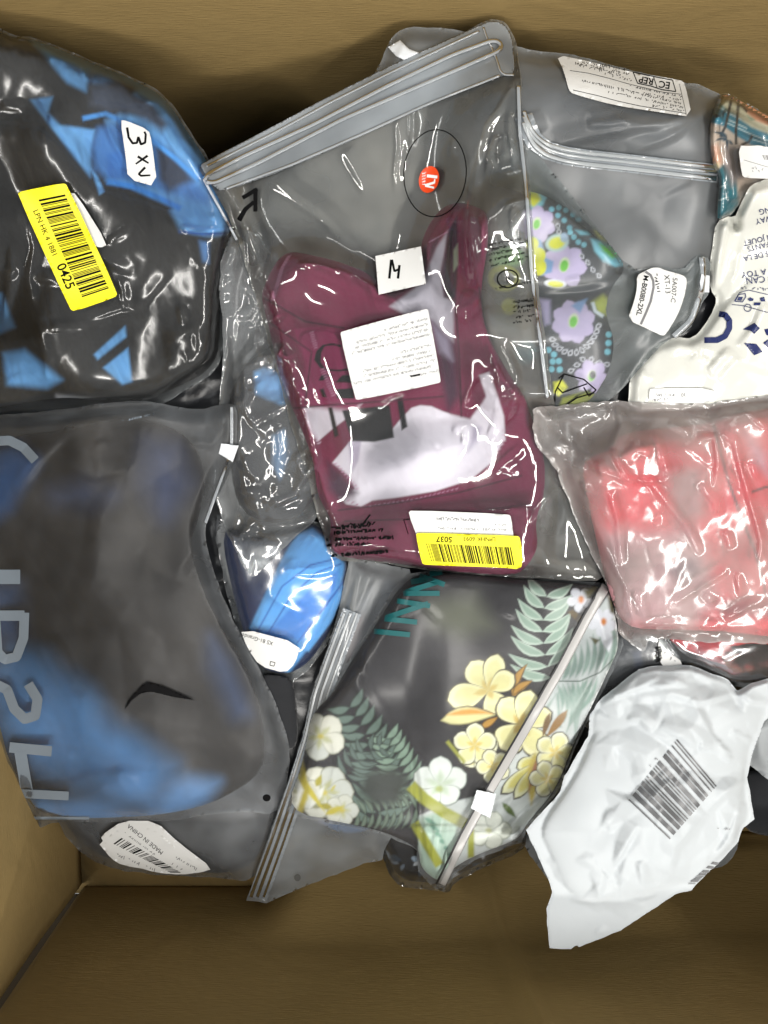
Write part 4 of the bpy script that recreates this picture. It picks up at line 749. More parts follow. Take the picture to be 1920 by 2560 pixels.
# stuffed body first so the film has something to wrap
D = rsd(chaikin(q8((700, 330), (900, 220), (1200, 180), (1450, 330), (1600, 350), (1520, 640), (1480, 900), (1400, 1150), (1100, 1400), (700, 1560), (430, 1500), (330, 1250), (260, 1100), (480, 800), (620, 480)), 2))
settle(rsd(np.array(wm)), B0); body = B0 + .0006 + .016 * rprof(D / 190) * (1 + .25 * noise(X / 120, Y / 120, 9)); settle(D, body)
bw = pouch('white_mailer', 'crumpled white plastic mailer with large grey barcode at the lower right', 'mailer', wm, B0, MAILER, .011, 92, 93, ang=50, st=3.2, gap=.001, octs=3, sp=4, ch=0, nc=0, cs=1.0, relief=1.5, fine=.3, rag=2, taut=14, fname='sheet', edge=14, bl=20,
           creases=[(q8((790, 440), (880, 430), (960, 500)), 0.0058, 22), (q8((1000, 470), (1150, 550), (1440, 690)), 0.0051, 26), (q8((1440, 690), (1300, 500), (1190, 310)), 0.0051, 25), (q8((1470, 262), (1560, 320), (1659, 330)), 0.0045, 22), (q8((860, 310), (1080, 280), (1250, 330), (1470, 262)), 0.0045, 25), (q8((700, 290), (900, 240), (1150, 210)), 0.0032, 18), (q8((640, 340), (800, 270), (1000, 170)), 0.0032, 15), (q8((730, 600), (800, 800), (820, 900)), -0.0038, 21), (q8((440, 880), (520, 1000), (480, 1200)), 0.0038, 30), (q8((620, 1130), (640, 1300), (760, 1450)), -0.0051, 26), (q8((700, 1360), (860, 1080)), 0.0045, 19), (q8((870, 1300), (900, 1450)), 0.0045, 21), (q8((420, 1540), (600, 1540), (740, 1480)), 0.0045, 22), (q8((345, 1490), (400, 1600), (440, 1830)), -0.0064, 18), (q8((600, 1440), (480, 1480), (350, 1440)), -0.0051, 36), (q8((1050, 1380), (1090, 1220), (1280, 1000)), 0.0051, 30), (q8((1280, 1000), (1430, 860), (1530, 790)), 0.0045, 21), (q8((1500, 940), (1440, 1130), (1330, 1290)), 0.0038, 19), (q8((900, 950), (1060, 820), (1160, 640)), 0.0026, 22), (q8((560, 1240), (700, 980)), 0.0032, 26)])
d = Decal(bw.T, .0012); d.barcode(*q8((808, 928), (1112, 550), (1060, 1168), (1352, 835)), 15, 21); d.build('barcode', solid('faded_ink', (92, 93, 95), .35, .2, 60, .5), bw.root)
d = Decal(bw.T, .0012); d.scrawl(q8((940, 720))[0], q8((985, 675))[0], 9, 3, 1.6); d.build('small_print', GREYINK, bw.root)
d = Decal(bw.T, .0012); d.scrawl(q8((1350, 1105))[0], q8((1430, 1105))[0], 9, 4, 1.6); d.build('small_print', GREYINK, bw.root)
d = Decal(bw.T, .0012); d.barcode(*q8((1170, 1440), (1330, 1300), (1215, 1440), (1365, 1310)), 9, 8); d.build('side_barcode', GREYINK, bw.root)

# ------------------------------------------------------------------ 11. monochrome print bag under the floral one
q6 = lambda *a: R6(list(a)); rr = random.Random(5); mono = []
for k in range(60):
    x, y = rr.uniform(600, 1200), rr.uniform(1100, 1350); a = rr.uniform(0, 3.1); l_ = rr.uniform(20, 55)
    mono.append((R6(leaf(x, y, x + l_ * math.cos(a), y + l_ * math.sin(a), l_ * .55, .1)), rr.choice([(205, 208, 212), (150, 165, 180), (60, 80, 100), (225, 225, 225)]), 2.5))
B0 = base()
garment('monochrome_print_fabric', 'black and white patterned clothing showing under the floral bag', 'clothing', q6((600, 1080), (1180, 1080), (1195, 1150), (1180, 1180), (1000, 1250), (900, 1310), (840, 1320), (720, 1310), (670, 1260), (640, 1180)), (26, 27, 32), mono, .02, PRINTED, seed=95, sp=3.5, edge=35)
pouch('monochrome_print_bag', 'clear bag of black and white patterned clothing at the bottom centre', 'bag', q6((590, 1060), (1195, 1060), (1205, 1160), (1185, 1195), (1010, 1270), (920, 1320), (890, 1362), (850, 1350), (780, 1345), (700, 1335), (655, 1280), (620, 1180)), B0, CLEAR, .004, 50, 96, ang=10)

# ------------------------------------------------------------------ 12. translucent grey bag standing left of the floral bag
B0 = base()
garment('slate_clothing', 'slate blue clothing in the translucent bag left of the floral bag', 'clothing', q6((560, 120), (700, 100), (760, 300), (700, 700), (620, 1100), (480, 1130), (330, 1060), (330, 800), (420, 440)), (98, 104, 116), [(q6((430, 300), (560, 250), (500, 420), (430, 440)), (120, 30, 46), 16), (q6((340, 1060), (430, 1050), (420, 1160), (350, 1150)), (220, 205, 200), 14), (q6((360, 1060), (620, 1080), (560, 1150), (440, 1130)), (90, 120, 160), 24), (q6((520, 60), (700, 60), (600, 250), (520, 260)), (120, 124, 132), 20)], .02, CLOTH, seed=98)
b = pouch('translucent_grey_bag', 'translucent grey zip bag with pointed lower corner, left of the floral bag', 'bag', q6((500, 20), (560, 30), (740, 70), (820, 300), (780, 900), (640, 1190), (632, 1228), (560, 1242), (350, 1322), (200, 1388), (170, 1398), (88, 1390), (110, 1330), (170, 1160), (250, 930), (310, 740), (350, 560), (400, 420), (450, 260)), B0, FROST, .003, 110, 99, ang=-70, st=3.5, ch=0, nc=0, back=BACKF,
          creases=[(q6((560, 50), (470, 280), (400, 520)), .006, 18), (q6((620, 60), (560, 200), (470, 420)), .005, 18)])
Zs = np.maximum(blur(dil(b.T, 8), 14), b.T) + .0008; ez = q6((470, 230), (400, 420), (350, 560), (310, 740), (250, 930), (170, 1160), (92, 1376))
zs = shell('zip_strip', band([(x + 26, y + 4) for x, y in ez], 48), 5, Zs, Zs - .0004, MILK, b.root, weld=False)
for o_, r_ in ((8, 4), (24, 4), (40, 3)):
    tube('zip_track', [(x + o_, y + 4) for x, y in q6((470, 230), (400, 420), (350, 560), (310, 740), (250, 930), (170, 1160), (92, 1376))], r_, Zs, ZIPW, zs, .35)
d = Decal(b.T, .0008); d.poly(ell(*q6((293, 1299))[0], 8, 9), 4); d.build('vent_hole', solid('vent_grey', (84, 84, 82), .8), b.root)

# ------------------------------------------------------------------ 13. floral print garment in zip bag, bottom centre
GR = (150, 172, 156); GR2 = (104, 122, 112); WH = (222, 226, 222); PY = (232, 226, 166); OR = (188, 142, 62); DK = (44, 42, 44)
fs = []
def add(poly, c, s=1.8): fs.append((R6(poly), c, s))
def petal(cx, cy, x, y, w, c1=(244, 238, 190), c2=PY, c3=(214, 192, 120)):
    add(petalshape(cx, cy, cx + (x - cx) * 1.06, cy + (y - cy) * 1.06, w * 1.12), (60, 56, 40), 2); add(petalshape(cx, cy, x, y, w), c1, 2); add(petalshape(cx + (x - cx) * .06, cy + (y - cy) * .06, cx + (x - cx) * .86, cy + (y - cy) * .86, w * .72), c2, 5); add(leaf(cx, cy, cx + (x - cx) * .36, cy + (y - cy) * .36, w * .26), c3, 5)
def frond(spine, n, l0, l1, c, w, side=(1, -1), lean=.55, edge=(200, 214, 200)):
    p = np.array(spine, float); Ls = np.concatenate([[0], np.cumsum(np.hypot(*np.diff(p, axis=0).T))])
    for k in range(n):
        t = Ls[-1] * (k + .4) / n; x, y = np.interp(t, Ls, p[:, 0]), np.interp(t, Ls, p[:, 1]); x2, y2 = np.interp(min(t + 5, Ls[-1]), Ls, p[:, 0]), np.interp(min(t + 5, Ls[-1]), Ls, p[:, 1]); dx, dy = x2 - x, y2 - y
        m = math.hypot(dx, dy) + 1e-9; dx, dy = dx / m, dy / m; l_ = l0 + (l1 - l0) * k / max(1, n - 1)
        for s_ in side:
            vx, vy = dx * lean - dy * s_, dy * lean + dx * s_
            vm = math.hypot(vx, vy); vx, vy = vx / vm * l_, vy / vm * l_
            add(leaf(x, y, x + vx, y + vy, w * 1.25, .1 * s_), edge if c == GR else (44, 52, 46), 1.8); add(leaf(x + vx * .04, y + vy * .04, x + vx * .95, y + vy * .95, w * .85, .1 * s_), c, 3)
# pale ground right of the zip and along the lower edge
add([(1540, 160), (1595, 330), (1590, 400), (1400, 760), (1330, 960), (1210, 1100), (1170, 1160), (1000, 1230), (860, 1340), (775, 1270), (780, 1050), (900, 1000), (1060, 960), (1300, 540), (1330, 460)], (208, 212, 210), 4)
add([(800, 200), (1000, 170), (1080, 300), (950, 340), (830, 300)], (92, 94, 78), 40)
frond([(1312, 520), (1285, 440), (1270, 330), (1275, 235), (1292, 150)], 8, 175, 115, GR, 32, lean=.75)
for k in range(9): add(leaf(1350 + k * 26, 512 - k * 6, 1375 + k * 24, 415 - k * 22, 22, .1), (142, 162, 152), 4); add(leaf(1330 + k * 20, 530 - k * 4, 1345 + k * 12 - k * k, 640 + (k % 3) * 50 - k * 10, 20, -.12), (150, 172, 160), 4)
for k in range(5): add(leaf(1345 + k * 26, 540, 1400 - k * 12 + k * 20, 760 - k * 50, 16, -.1), (164, 182, 172), 4)
add(band([(1320, 515), (1420, 515), (1500, 480), (1580, 400)], 5), (96, 112, 100), 2); add(band([(1290, 620), (1330, 560), (1340, 700)], 12), (150, 170, 160), 4)
for cx, cy, r_ in ((1418, 190, 52), (1508, 278, 62)):
    for k in range(5): a = k * 1.257 + .4; add(petalshape(cx, cy, cx + r_ * math.cos(a), cy + r_ * math.sin(a), r_ * .72), (226, 226, 232), 2.5)
    add(ell(cx + 6, cy, 11, 14), (214, 128, 50), 5)
add([(1390, 230), (1430, 260), (1410, 280), (1370, 240)], (96, 76, 30), 4); add([(1460, 340), (1500, 350), (1480, 370)], (84, 80, 40), 4); add([(1430, 150), (1490, 140), (1450, 190)], (90, 84, 40), 8); add(leaf(1520, 300, 1535, 400, 46), (226, 226, 230), 3); add([(1530, 170), (1555, 190), (1560, 250), (1540, 240)], (80, 76, 40), 6)
for x, y in ((1195, 445), (1215, 510)): add(leaf(1150, 580, x + 15, y, 38, -.1), (60, 50, 30), 2); add(leaf(1152, 577, x + 13, y + 4, 30, -.1), OR, 3); add(band([(1155, 570), (x + 8, y + 12)], 3), (90, 60, 20), 1.5)
for x, y, w_ in ((985, 436, 104), (1092, 408, 84), (1156, 490, 84), (1100, 645, 100), (892, 592, 104)): petal(1055, 552, x, y, w_)
add(leaf(862, 672, 1090, 648, 76, -.05), (70, 55, 25), 2); add(leaf(866, 672, 1080, 650, 66, -.05), PY, 4); add(leaf(890, 650, 1070, 645, 24, -.06), (226, 160, 70), 5); add(leaf(1020, 705, 1095, 655, 34), (80, 50, 20), 2); add(leaf(1026, 700, 1090, 660, 24), OR, 3)
for x, y, w_ in ((1105, 586, 100), (1222, 552, 96), (1105, 785, 124), (1275, 805, 104), (1305, 640, 80)): petal(1185, 688, x, y, w_, c3=(216, 186, 104))
for x, y, w_ in ((945, 740, 66), (960, 850, 70), (1040, 870, 60), (1090, 760, 64), (1030, 720, 50)): petal(1010, 795, x, y, w_, (246, 244, 214), (238, 228, 140))
for x, y, w_ in ((1360, 740, 56), (1365, 840, 50), (1230, 860, 70), (1280, 940, 60), (1170, 860, 60), (1110, 960, 56), (1160, 980, 50)): petal(1270, 800 if x > 1200 else 830, x, y, w_, (226, 224, 180), (216, 206, 110), (170, 140, 60))
add(leaf(1240, 800, 1225, 1010, 50), (200, 178, 80), 6); add(leaf(1250, 820, 1215, 960, 18), (150, 90, 60), 5); add(leaf(1370, 630, 1285, 740, 34), (150, 110, 50), 3); add(leaf(1300, 640, 1270, 740, 26), (120, 90, 50), 3); add(leaf(1110, 1000, 1165, 1060, 26), (90, 110, 50), 3)
for fx, fy, fr_ in ((1000, 770, 88), (1075, 855, 70), (1322, 800, 84), (1290, 905, 74)):
    for k in range(5): a = k * 1.257 + fx; petal(fx, fy, fx + fr_ * math.cos(a), fy + fr_ * math.sin(a), fr_ * .8, (240, 238, 212), (236, 230, 170), (220, 196, 110))
# lower left folded part
frond([(600, 1100), (640, 900), (560, 720), (490, 600)], 13, 150, 95, GR2, 34, lean=.5); frond([(760, 1010), (700, 860), (640, 730)], 10, 120, 80, (134, 156, 138), 28)
frond([(780, 1020), (620, 1040), (520, 1050)], 9, 90, 70, (112, 128, 112), 18, edge=(210, 215, 205)); add([(560, 880), (680, 860), (740, 900), (700, 1000), (600, 1010), (540, 960)], (48, 54, 48), 18); frond([(480, 900), (560, 800), (640, 770)], 6, 90, 60, (96, 112, 104), 20)
for fx, fy, fr_, n_ in ((385, 735, 105, 5), (400, 960, 120, 6), (310, 960, 80, 5), (470, 1030, 70, 5)):
    for k in range(n_):
        a = k * 6.283 / n_ + fx
        add(petalshape(fx, fy, fx + fr_ * math.cos(a), fy + fr_ * .95 * math.sin(a), fr_ * .9), (150, 150, 132), 2); add(petalshape(fx, fy, fx + fr_ * .96 * math.cos(a), fy + fr_ * .92 * math.sin(a), fr_ * .82), rr.choice([(212, 212, 200), (222, 220, 206), (204, 206, 198)]), 3)
        add(leaf(fx, fy, fx + fr_ * .5 * math.cos(a), fy + fr_ * .5 * math.sin(a), fr_ * .25), (190, 190, 150), 6)
    add(ell(fx, fy, 12, 10), (200, 186, 90), 5)
for k in range(9): add(leaf(260 + rr.random() * 200, 850 + rr.random() * 200, 280 + rr.random() * 200, 880 + rr.random() * 190, 26), rr.choice([(200, 186, 70), (170, 160, 60), (228, 228, 220), (150, 150, 120)]), 4)
add(band([(300, 830), (330, 950), (300, 1040)], 26), (170, 156, 60), 6)
for k in range(5): a = k * 1.257 - .3; add(petalshape(862, 930, 862 + 112 * math.cos(a), 915 + 104 * math.sin(a), 96), (90, 100, 90), 2); add(petalshape(862, 930, 862 + 108 * math.cos(a), 915 + 100 * math.sin(a), 90), (232, 236, 230), 3); add(leaf(862, 930, 862 + 60 * math.cos(a), 925 + 56 * math.sin(a), 30), (200, 212, 190), 8)
add(ell(858, 945, 15, 13), (176, 186, 120), 6)
for k in range(5): a = k * 1.257; add(petalshape(1060, 1110, 1060 + 90 * math.cos(a), 1110 + 80 * math.sin(a), 74), (150, 156, 140), 2); add(petalshape(1060, 1110, 1060 + 86 * math.cos(a), 1110 + 76 * math.sin(a), 66), (232, 234, 222), 3)
add(ell(1055, 1110, 12, 10), (200, 200, 150), 5)
add([(780, 1060), (880, 1030), (940, 1090), (900, 1260), (850, 1330), (780, 1250)], (186, 208, 192), 8)
for k in range(7): add(leaf(800 + k * 20, 1060 + k * 28, 850 + k * 10, 1090 + k * 25, 18), (120, 160, 140), 4)
for a, w_ in (([(745, 930), (800, 985), (880, 1040), (965, 1085)], 62), ([(760, 1080), (800, 1150), (860, 1250)], 50), ([(985, 1110), (985, 1220)], 34), ([(890, 755), (960, 840)], 18)): add(band(a, w_ * .75), (164, 166, 62), 4)
B0 = base()
garment('floral_swim_shorts', 'black swim shorts printed with yellow plumeria flowers and pale green palm fronds', 'clothing', q6((760, 90), (900, 80), (1200, 110), (1525, 135), (1550, 200), (1580, 370), (1530, 480), (1455, 640), (1395, 760), (1325, 945), (1205, 1085), (1175, 1145), (1000, 1210), (910, 1262), (860, 1320), (785, 1262), (775, 1180), (640, 1115), (500, 1085), (245, 1032), (318, 830), (345, 650), (430, 570), (500, 450), (610, 285), (690, 155)), DK, fs, .032, PRINTED, seed=101, sp=2.9, edge=40, wr=.0016, ang=50, wsc=90,
        folds=[(q6((500, 440), (620, 700), (760, 800), (790, 1260), (900, 1300), (1600, 700), (1600, 50), (740, 50)), .012, 16), (q6((740, 800), (790, 780), (900, 960), (870, 1340), (760, 1290)), .005, 14)])
b = pouch('floral_zip_bag', 'clear zip bag with grey zip band holding floral swim shorts, bottom centre', 'bag', q6((735, 85), (900, 70), (1200, 100), (1535, 125), (1560, 200), (1595, 370), (1545, 485), (1465, 645), (1405, 765), (1335, 955), (1215, 1095), (1185, 1158), (1005, 1225), (925, 1280), (875, 1358), (842, 1345), (772, 1275), (768, 1185), (635, 1125), (500, 1096), (226, 1042), (308, 830), (335, 640), (420, 560), (485, 445), (598, 275), (678, 145)), B0, film_mat('clear_film_soft', .07, rough=.26, bump=.05, bscale=60, gloss=.5, hazecol=(200, 200, 205)), .003, 80, 103, ang=40, st=2.5, ch=0, back=BACK, relief=.2, nc=0,
          creases=[(q6((480, 440), (540, 560), (620, 680), (740, 840)), .005, 16), (q6((750, 720), (775, 830), (775, 1060), (775, 1270)), .005, 12), (q6((950, 720), (950, 770)), .003, 10), (q6((440, 740), (460, 850), (430, 960)), .005, 14), (q6((340, 900), (420, 1020)), .005, 14), (q6((780, 200), (860, 280)), .002, 14), (q6((1100, 230), (1160, 260)), .003, 14), (q6((860, 1050), (830, 1300)), .005, 14), (q6((620, 300), (800, 200)), .003, 20)])
zl = q6((1528, 128), (1450, 260), (1340, 470), (1200, 710), (1060, 950), (960, 1130), (862, 1330))
d = Decal(b.T, .0012); d.ribbon([(x - 10, y - 3) for x, y in zl], 5); d.build('zip_seam', solid('zip_dark_edge', (40, 40, 42), .5), b.root)  # dark line along the left edge of the zip band
tube('zip_track', zl, 12, b.T, solid('zip_grey', (176, 174, 172), .3, .1, 200, .5), b.root, .22)
block('zip_slider', q6((1008, 948), (1086, 964), (1062, 1062), (984, 1022)), .005, b.T, ZIP, b.root)
d = Decal(b.T, .0007)
for a in (((598, 316), (742, 330)), ((640, 266), (770, 280)), ((645, 262), (815, 205)), ((690, 195), (822, 215)), ((715, 165), (860, 165)), ((725, 160), (850, 120)), ((745, 120), (830, 105)), ((780, 95), (880, 130)), ((820, 88), (870, 80))): d.ribbon(q6(*a), 13)
d.build('lettering', TEALINK, b.root)

# ------------------------------------------------------------------ 14. burgundy swimsuit in clear zip bag, centre
q3 = lambda *a: R3(list(a)); q2 = lambda *a: R2(list(a)); qc = lambda *a: RC(list(a))
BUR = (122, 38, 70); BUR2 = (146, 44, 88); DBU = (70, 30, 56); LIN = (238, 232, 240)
suit = q3((95, 440), (130, 350), (170, 280), (210, 245), (260, 238), (450, 280), (600, 340), (680, 420), (760, 400), (840, 350), (830, 210), (870, 110), (930, 35), (1000, 8), (1100, 32), (1142, 65), (1145, 200), (1110, 400), (1120, 560), (1180, 700), (1240, 800), (1310, 900), (1340, 990), (1405, 1180), (1405, 1350), (1360, 1480), (1375, 1600), (1330, 1680), (1270, 1735), (900, 1705), (700, 1670), (450, 1645), (405, 1580), (425, 1480), (355, 1360), (340, 1200), (265, 1010), (240, 960), (180, 800), (130, 570))
ss = [(q3((960, 140), (905, 220), (860, 330), (800, 410), (690, 490), (780, 540), (870, 545), (960, 640), (985, 660), (985, 470), (940, 440), (925, 330), (950, 210)), (196, 190, 200), 6),
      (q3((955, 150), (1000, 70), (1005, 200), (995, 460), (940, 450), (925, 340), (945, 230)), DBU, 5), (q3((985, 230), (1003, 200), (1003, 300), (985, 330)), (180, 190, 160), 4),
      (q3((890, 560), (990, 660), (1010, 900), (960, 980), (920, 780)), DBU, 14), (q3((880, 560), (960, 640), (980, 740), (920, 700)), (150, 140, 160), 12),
      (q3((300, 955), (420, 945), (565, 938), (520, 985), (420, 1060), (360, 1112), (330, 1070), (310, 1020)), LIN, 3),
      (band(q3((1125, 800), (1160, 900), (1190, 1000), (1195, 1110)), 26, 30), LIN, 4),
      (q3((425, 1212), (510, 1108), (690, 1070), (740, 1010), (790, 958), (830, 946), (880, 950), (960, 985), (1030, 1045), (1090, 1075), (1140, 1060), (1185, 1010), (1212, 1110), (1160, 1210), (1060, 1290), (900, 1342), (720, 1372), (610, 1385), (560, 1412), (490, 1402), (455, 1370), (530, 1330), (500, 1270)), LIN, 3),
      (q3((940, 980), (1060, 1010), (1120, 930), (1150, 880), (1200, 1000), (1214, 1110), (1150, 1200), (1000, 1180)), LIN, 5), (q3((500, 1120), (560, 1100), (545, 1200), (515, 1260)), (196, 186, 204), 4), (q3((1070, 1040), (1110, 1050), (1095, 1110), (1050, 1160)), (196, 188, 206), 10),
      (q3((250, 595), (330, 585), (480, 600), (540, 900), (555, 935), (380, 948), (310, 780)), BUR2, 4), (q3((330, 720), (420, 900), (560, 920), (540, 980), (300, 945), (270, 850)), BUR2, 12),
      (q3((470, 970), (690, 945), (710, 1095), (620, 1115), (515, 1112)), (20, 18, 18), 3), (q3((405, 955), (425, 955), (455, 1085), (435, 1095)), (24, 20, 22), 3), (q3((722, 915), (748, 905), (772, 1045), (745, 1062)), (24, 20, 22), 3),
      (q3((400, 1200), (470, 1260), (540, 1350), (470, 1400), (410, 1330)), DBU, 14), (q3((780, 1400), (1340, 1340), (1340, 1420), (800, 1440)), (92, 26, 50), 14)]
ss += [(q3((300, 960), (420, 1080), (340, 1160), (250, 990)), BUR, 3)] if 0 else []
# big printed letters
ss += [(band(qc((480, 380), (400, 362), (320, 375), (262, 430), (245, 500), (290, 565), (370, 595), (470, 600), (560, 585)), 5, 5), (18, 15, 16), 1.5), (qc((262, 430), (300, 380), (330, 380), (300, 440), (295, 520), (330, 575), (290, 565), (240, 510)), (18, 15, 16), 2),
       (qc((275, 690), (300, 640), (430, 635), (350, 655), (320, 690)), (18, 15, 16), 2), (qc((430, 705), (490, 640), (570, 640), (570, 710)), (18, 15, 16), 2), (qc((435, 770), (590, 755), (600, 855), (440, 850)), (18, 15, 16), 2), (qc((285, 770), (320, 760), (350, 840), (310, 840)), (18, 15, 16), 3)]
def stitches(path, n, l_=7, c=(198, 140, 170)):
    p = np.array(path, float); Ls = np.concatenate([[0], np.cumsum(np.hypot(*np.diff(p, axis=0).T))])
    for t in np.linspace(0, Ls[-1], n):
        x, y = np.interp(t, Ls, p[:, 0]), np.interp(t, Ls, p[:, 1]); ss.append((band([(x - l_ * .7, y + l_ * .3), (x + l_ * .7, y - l_ * .3)], 2.4), c, 1.4))
stitches(q3((225, 260), (195, 310), (175, 380), (150, 460)), 20); stitches(q3((330, 610), (350, 680)), 8); stitches(q3((380, 780), (430, 900)), 12); stitches(q3((300, 960), (320, 1040), (365, 1120)), 14, 7, (228, 205, 220)); stitches(q3((950, 150), (880, 190)), 6); stitches(q3((1215, 1060), (1205, 1130), (1150, 1230)), 9, 6, (226, 200, 216)); stitches(q3((440, 1215), (500, 1280), (540, 1330)), 10, 6, (200, 150, 180)); stitches(q3((480, 1375), (560, 1415), (800, 1380), (1000, 1330)), 26, 5, (190, 130, 160))
for a, w_ in (((450, 1430), (700, 1400), (1000, 1350), (1300, 1270)), 4), (((110, 450), (300, 560), (480, 590)), 5), (((990, 460), (1010, 700), (1020, 1000)), 4), (((1100, 400), (1150, 640), (1300, 900)), 4), (((240, 960), (420, 945), (700, 925), (940, 905)), 4), (((480, 1480), (800, 1470), (1340, 1400)), 3), (((130, 560), (330, 700), (300, 940)), 4): ss.append((band(q3(*a), w_), (74, 24, 44), 2.5))
B0 = base(20)
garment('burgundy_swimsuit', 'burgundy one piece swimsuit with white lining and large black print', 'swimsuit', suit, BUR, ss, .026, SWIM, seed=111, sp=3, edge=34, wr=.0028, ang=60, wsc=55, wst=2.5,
        folds=[(q3((250, 595), (480, 590), (560, 935), (380, 950), (300, 770)), .005, 8), (q3((95, 440), (260, 238), (600, 340), (860, 560), (980, 760), (960, 900), (560, 940), (240, 960), (130, 570)), .008, 16), (q3((425, 1212), (510, 1108), (690, 1060), (800, 955), (960, 990), (1130, 800), (1212, 1110), (1060, 1290), (720, 1372), (490, 1402)), -.002, 16),
               (q3((955, 150), (1003, 70), (1003, 460), (940, 450)), -.014, 10), (q3((520, 1150), (880, 960), (1180, 1050), (1100, 1240), (720, 1360), (540, 1320)), .012, 90), (q3((830, 210), (930, 35), (1000, 8), (980, 100), (900, 220), (850, 380)), .007, 12), (q3((1010, 30), (1142, 65), (1110, 400), (1015, 420)), .008, 12), (q3((760, 1400), (1360, 1350), (1370, 1600), (1270, 1735), (900, 1705), (450, 1645), (420, 1480)), .006, 16), (q3((1000, 400), (1110, 400), (1180, 700), (1330, 980), (1250, 1000), (1100, 800), (1020, 1010), (980, 700)), .006, 14)])
filmB = [(502, 432), (500, 415), (700, 312), (830, 240), (1000, 152), (1160, 82), (1205, 56), (1235, 48), (1262, 54), (1284, 84), (1294, 120), (1304, 206), (1310, 330), (1326, 470), (1342, 690), (1362, 840), (1385, 1015), (1420, 1130), (1450, 1270), (1490, 1390), (1516, 1456), (1400, 1448), (1250, 1442), (1060, 1425), (950, 1405), (826, 1402), (800, 1310), (770, 1200), (736, 1090), (700, 960), (655, 800), (615, 660), (580, 560), (540, 480)]
bu = pouch('burgundy_swimsuit_bag', 'clear zip bag in the centre holding the burgundy swimsuit, stickers on it', 'bag', filmB, B0, film_mat('glass_clear_film', .05, rough=.06, bump=.04, bscale=60, gloss=1.6), .0042, 70, 113, ang=-65, st=2.4, gap=.0012, sp=4.5, ch=1, bl=22, octs=3, nc=0, relief=.16, fine=.1, back=film_mat('back_film_clear', .42, hazecol=(208, 203, 192), rough=.1, bump=.03),
           creases=[(q2((1490, 370), (1430, 480), (1360, 580), (1310, 780), (1275, 960), (1280, 1080), (1300, 1180), (1280, 1320)), .006, 12), (q2((1470, 520), (1470, 640), (1500, 800)), .006, 10), (q2((1400, 620), (1370, 720), (1400, 780)), .006, 11), (q2((1480, 950), (1510, 1120)), .005, 10), (q2((955, 560), (960, 680), (945, 800), (950, 880)), .004, 12), (q2((1200, 640), (1190, 720)), .004, 10), (q2((1280, 1080), (1290, 1200)), .006, 9),
                    (q3((1060, 0), (1050, 160), (1075, 300), (1090, 400)), .005, 9), (q3((1260, 30), (1285, 200)), .005, 9), (q3((980, 510), (1040, 560), (1140, 470)), .007, 11), (q3((1200, 650), (1250, 750), (1280, 840)), .007, 11), (q3((1190, 750), (1090, 850), (1040, 950)), .008, 12), (q3((1180, 770), (1200, 920), (1280, 890), (1160, 1110)), .008, 12), (q3((990, 1070), (1050, 1070), (1040, 1140)), .007, 12), (q3((1300, 1150), (1200, 1230), (1280, 1270)), .005, 12), (q3((1420, 1370), (1350, 1480), (1400, 1500)), .007, 12), (q3((640, 950), (700, 900), (760, 890)), .004, 10), (q3((340, 860), (400, 1000)), .003, 10), (q3((1320, 1420), (1200, 1440), (1060, 1430)), .004, 10), (q3((1390, 1600), (1430, 1680), (1500, 1720)), .004, 12), (q3((150, 220), (120, 330), (40, 420)), .005, 11), (q3((100, 500), (30, 560)), .004, 10), (q3((1450, 1100), (1500, 1300), (1600, 1560)), .006, 12), (q2((320, 800), (600, 1000), (760, 1150)), .003, 26), (q2((700, 700), (820, 900)), .003, 26)])
T = bu.T
# stiff milky zip strip along the top
strip = q2((40, 768), (45, 752), (400, 568), (640, 438), (960, 280), (1250, 150), (1345, 108), (1390, 95), (1440, 110), (1478, 170), (1490, 345), (1430, 345), (1080, 492), (800, 620), (450, 775), (140, 886), (90, 850))
Zs = np.maximum(blur(dil(T, 10), 16), T) + .0009
zo = shell('zip_strip', chaikin(strip, 1), 5, Zs, Zs - .0005, MILK, bu.root)
zl = q2((60, 836), (56, 812), (250, 712), (560, 572), (900, 395), (1200, 252), (1390, 182), (1428, 196), (1430, 224), (1390, 246), (1100, 372), (700, 545), (300, 752), (95, 846), (60, 836))
tube('zip_track', zl, 6.5, Zs, ZIPG, zo, .7)
tube('zip_track', q2((150, 872), (450, 762), (800, 610), (1080, 482), (1425, 345)), 4, Zs, ZIPG, zo, .6)
tube('zip_track', q2((60, 770), (400, 600), (640, 470), (960, 312), (1330, 140)), 3.5, Zs, ZIPG, zo, .6)
tube('zip_track', q2((1340, 118), (1360, 180), (1400, 260), (1425, 345), (1492, 345)), 3, Zs, ZIPG, zo, .5)
# side seam
tube('side_seam', [(1296, 210), (1300, 330), (1316, 470), (1330, 690), (1350, 840), (1370, 1000)], 5.5, T, ZIPG, bu.root, .35)
tube('side_seam', [(508, 446), (560, 540), (592, 600)], 4, T, ZIPG, bu.root, .35)
# printing on the film
d = Decal(T, .0008); e_ = np.array(ell(*q2((1120, 798))[0], 78, 109, 4, 40)); d.ribbon(e_[list(range(40)) + [0]], 2.6); d.build('hang_hole_outline', INK, bu.root)
d = Decal(T, .0008); d.ribbon(q2((216, 1016), (245, 965), (285, 930)), 13, 5, 9); d.ribbon(q2((233, 912), (300, 872)), 10); d.ribbon(q2((292, 868), (292, 975)), 10); d.build('arrow_mark', INK, bu.root)
d = Decal(T, .0008)
for k, (a, c) in enumerate([((1370, 1130), (1510, 1100)), ((1375, 1152), (1550, 1112)), ((1372, 1175), (1555, 1135)), ((1370, 1200), (1530, 1165)), ((1380, 1225), (1560, 1185)), ((1400, 1330), (1565, 1300)), ((1500, 1400), (1590, 1380)), ((1500, 1420), (1590, 1405))]): d.scrawl(q2(a)[0], q2(c)[0], 8, k + 20, 2.2, .42, .1)
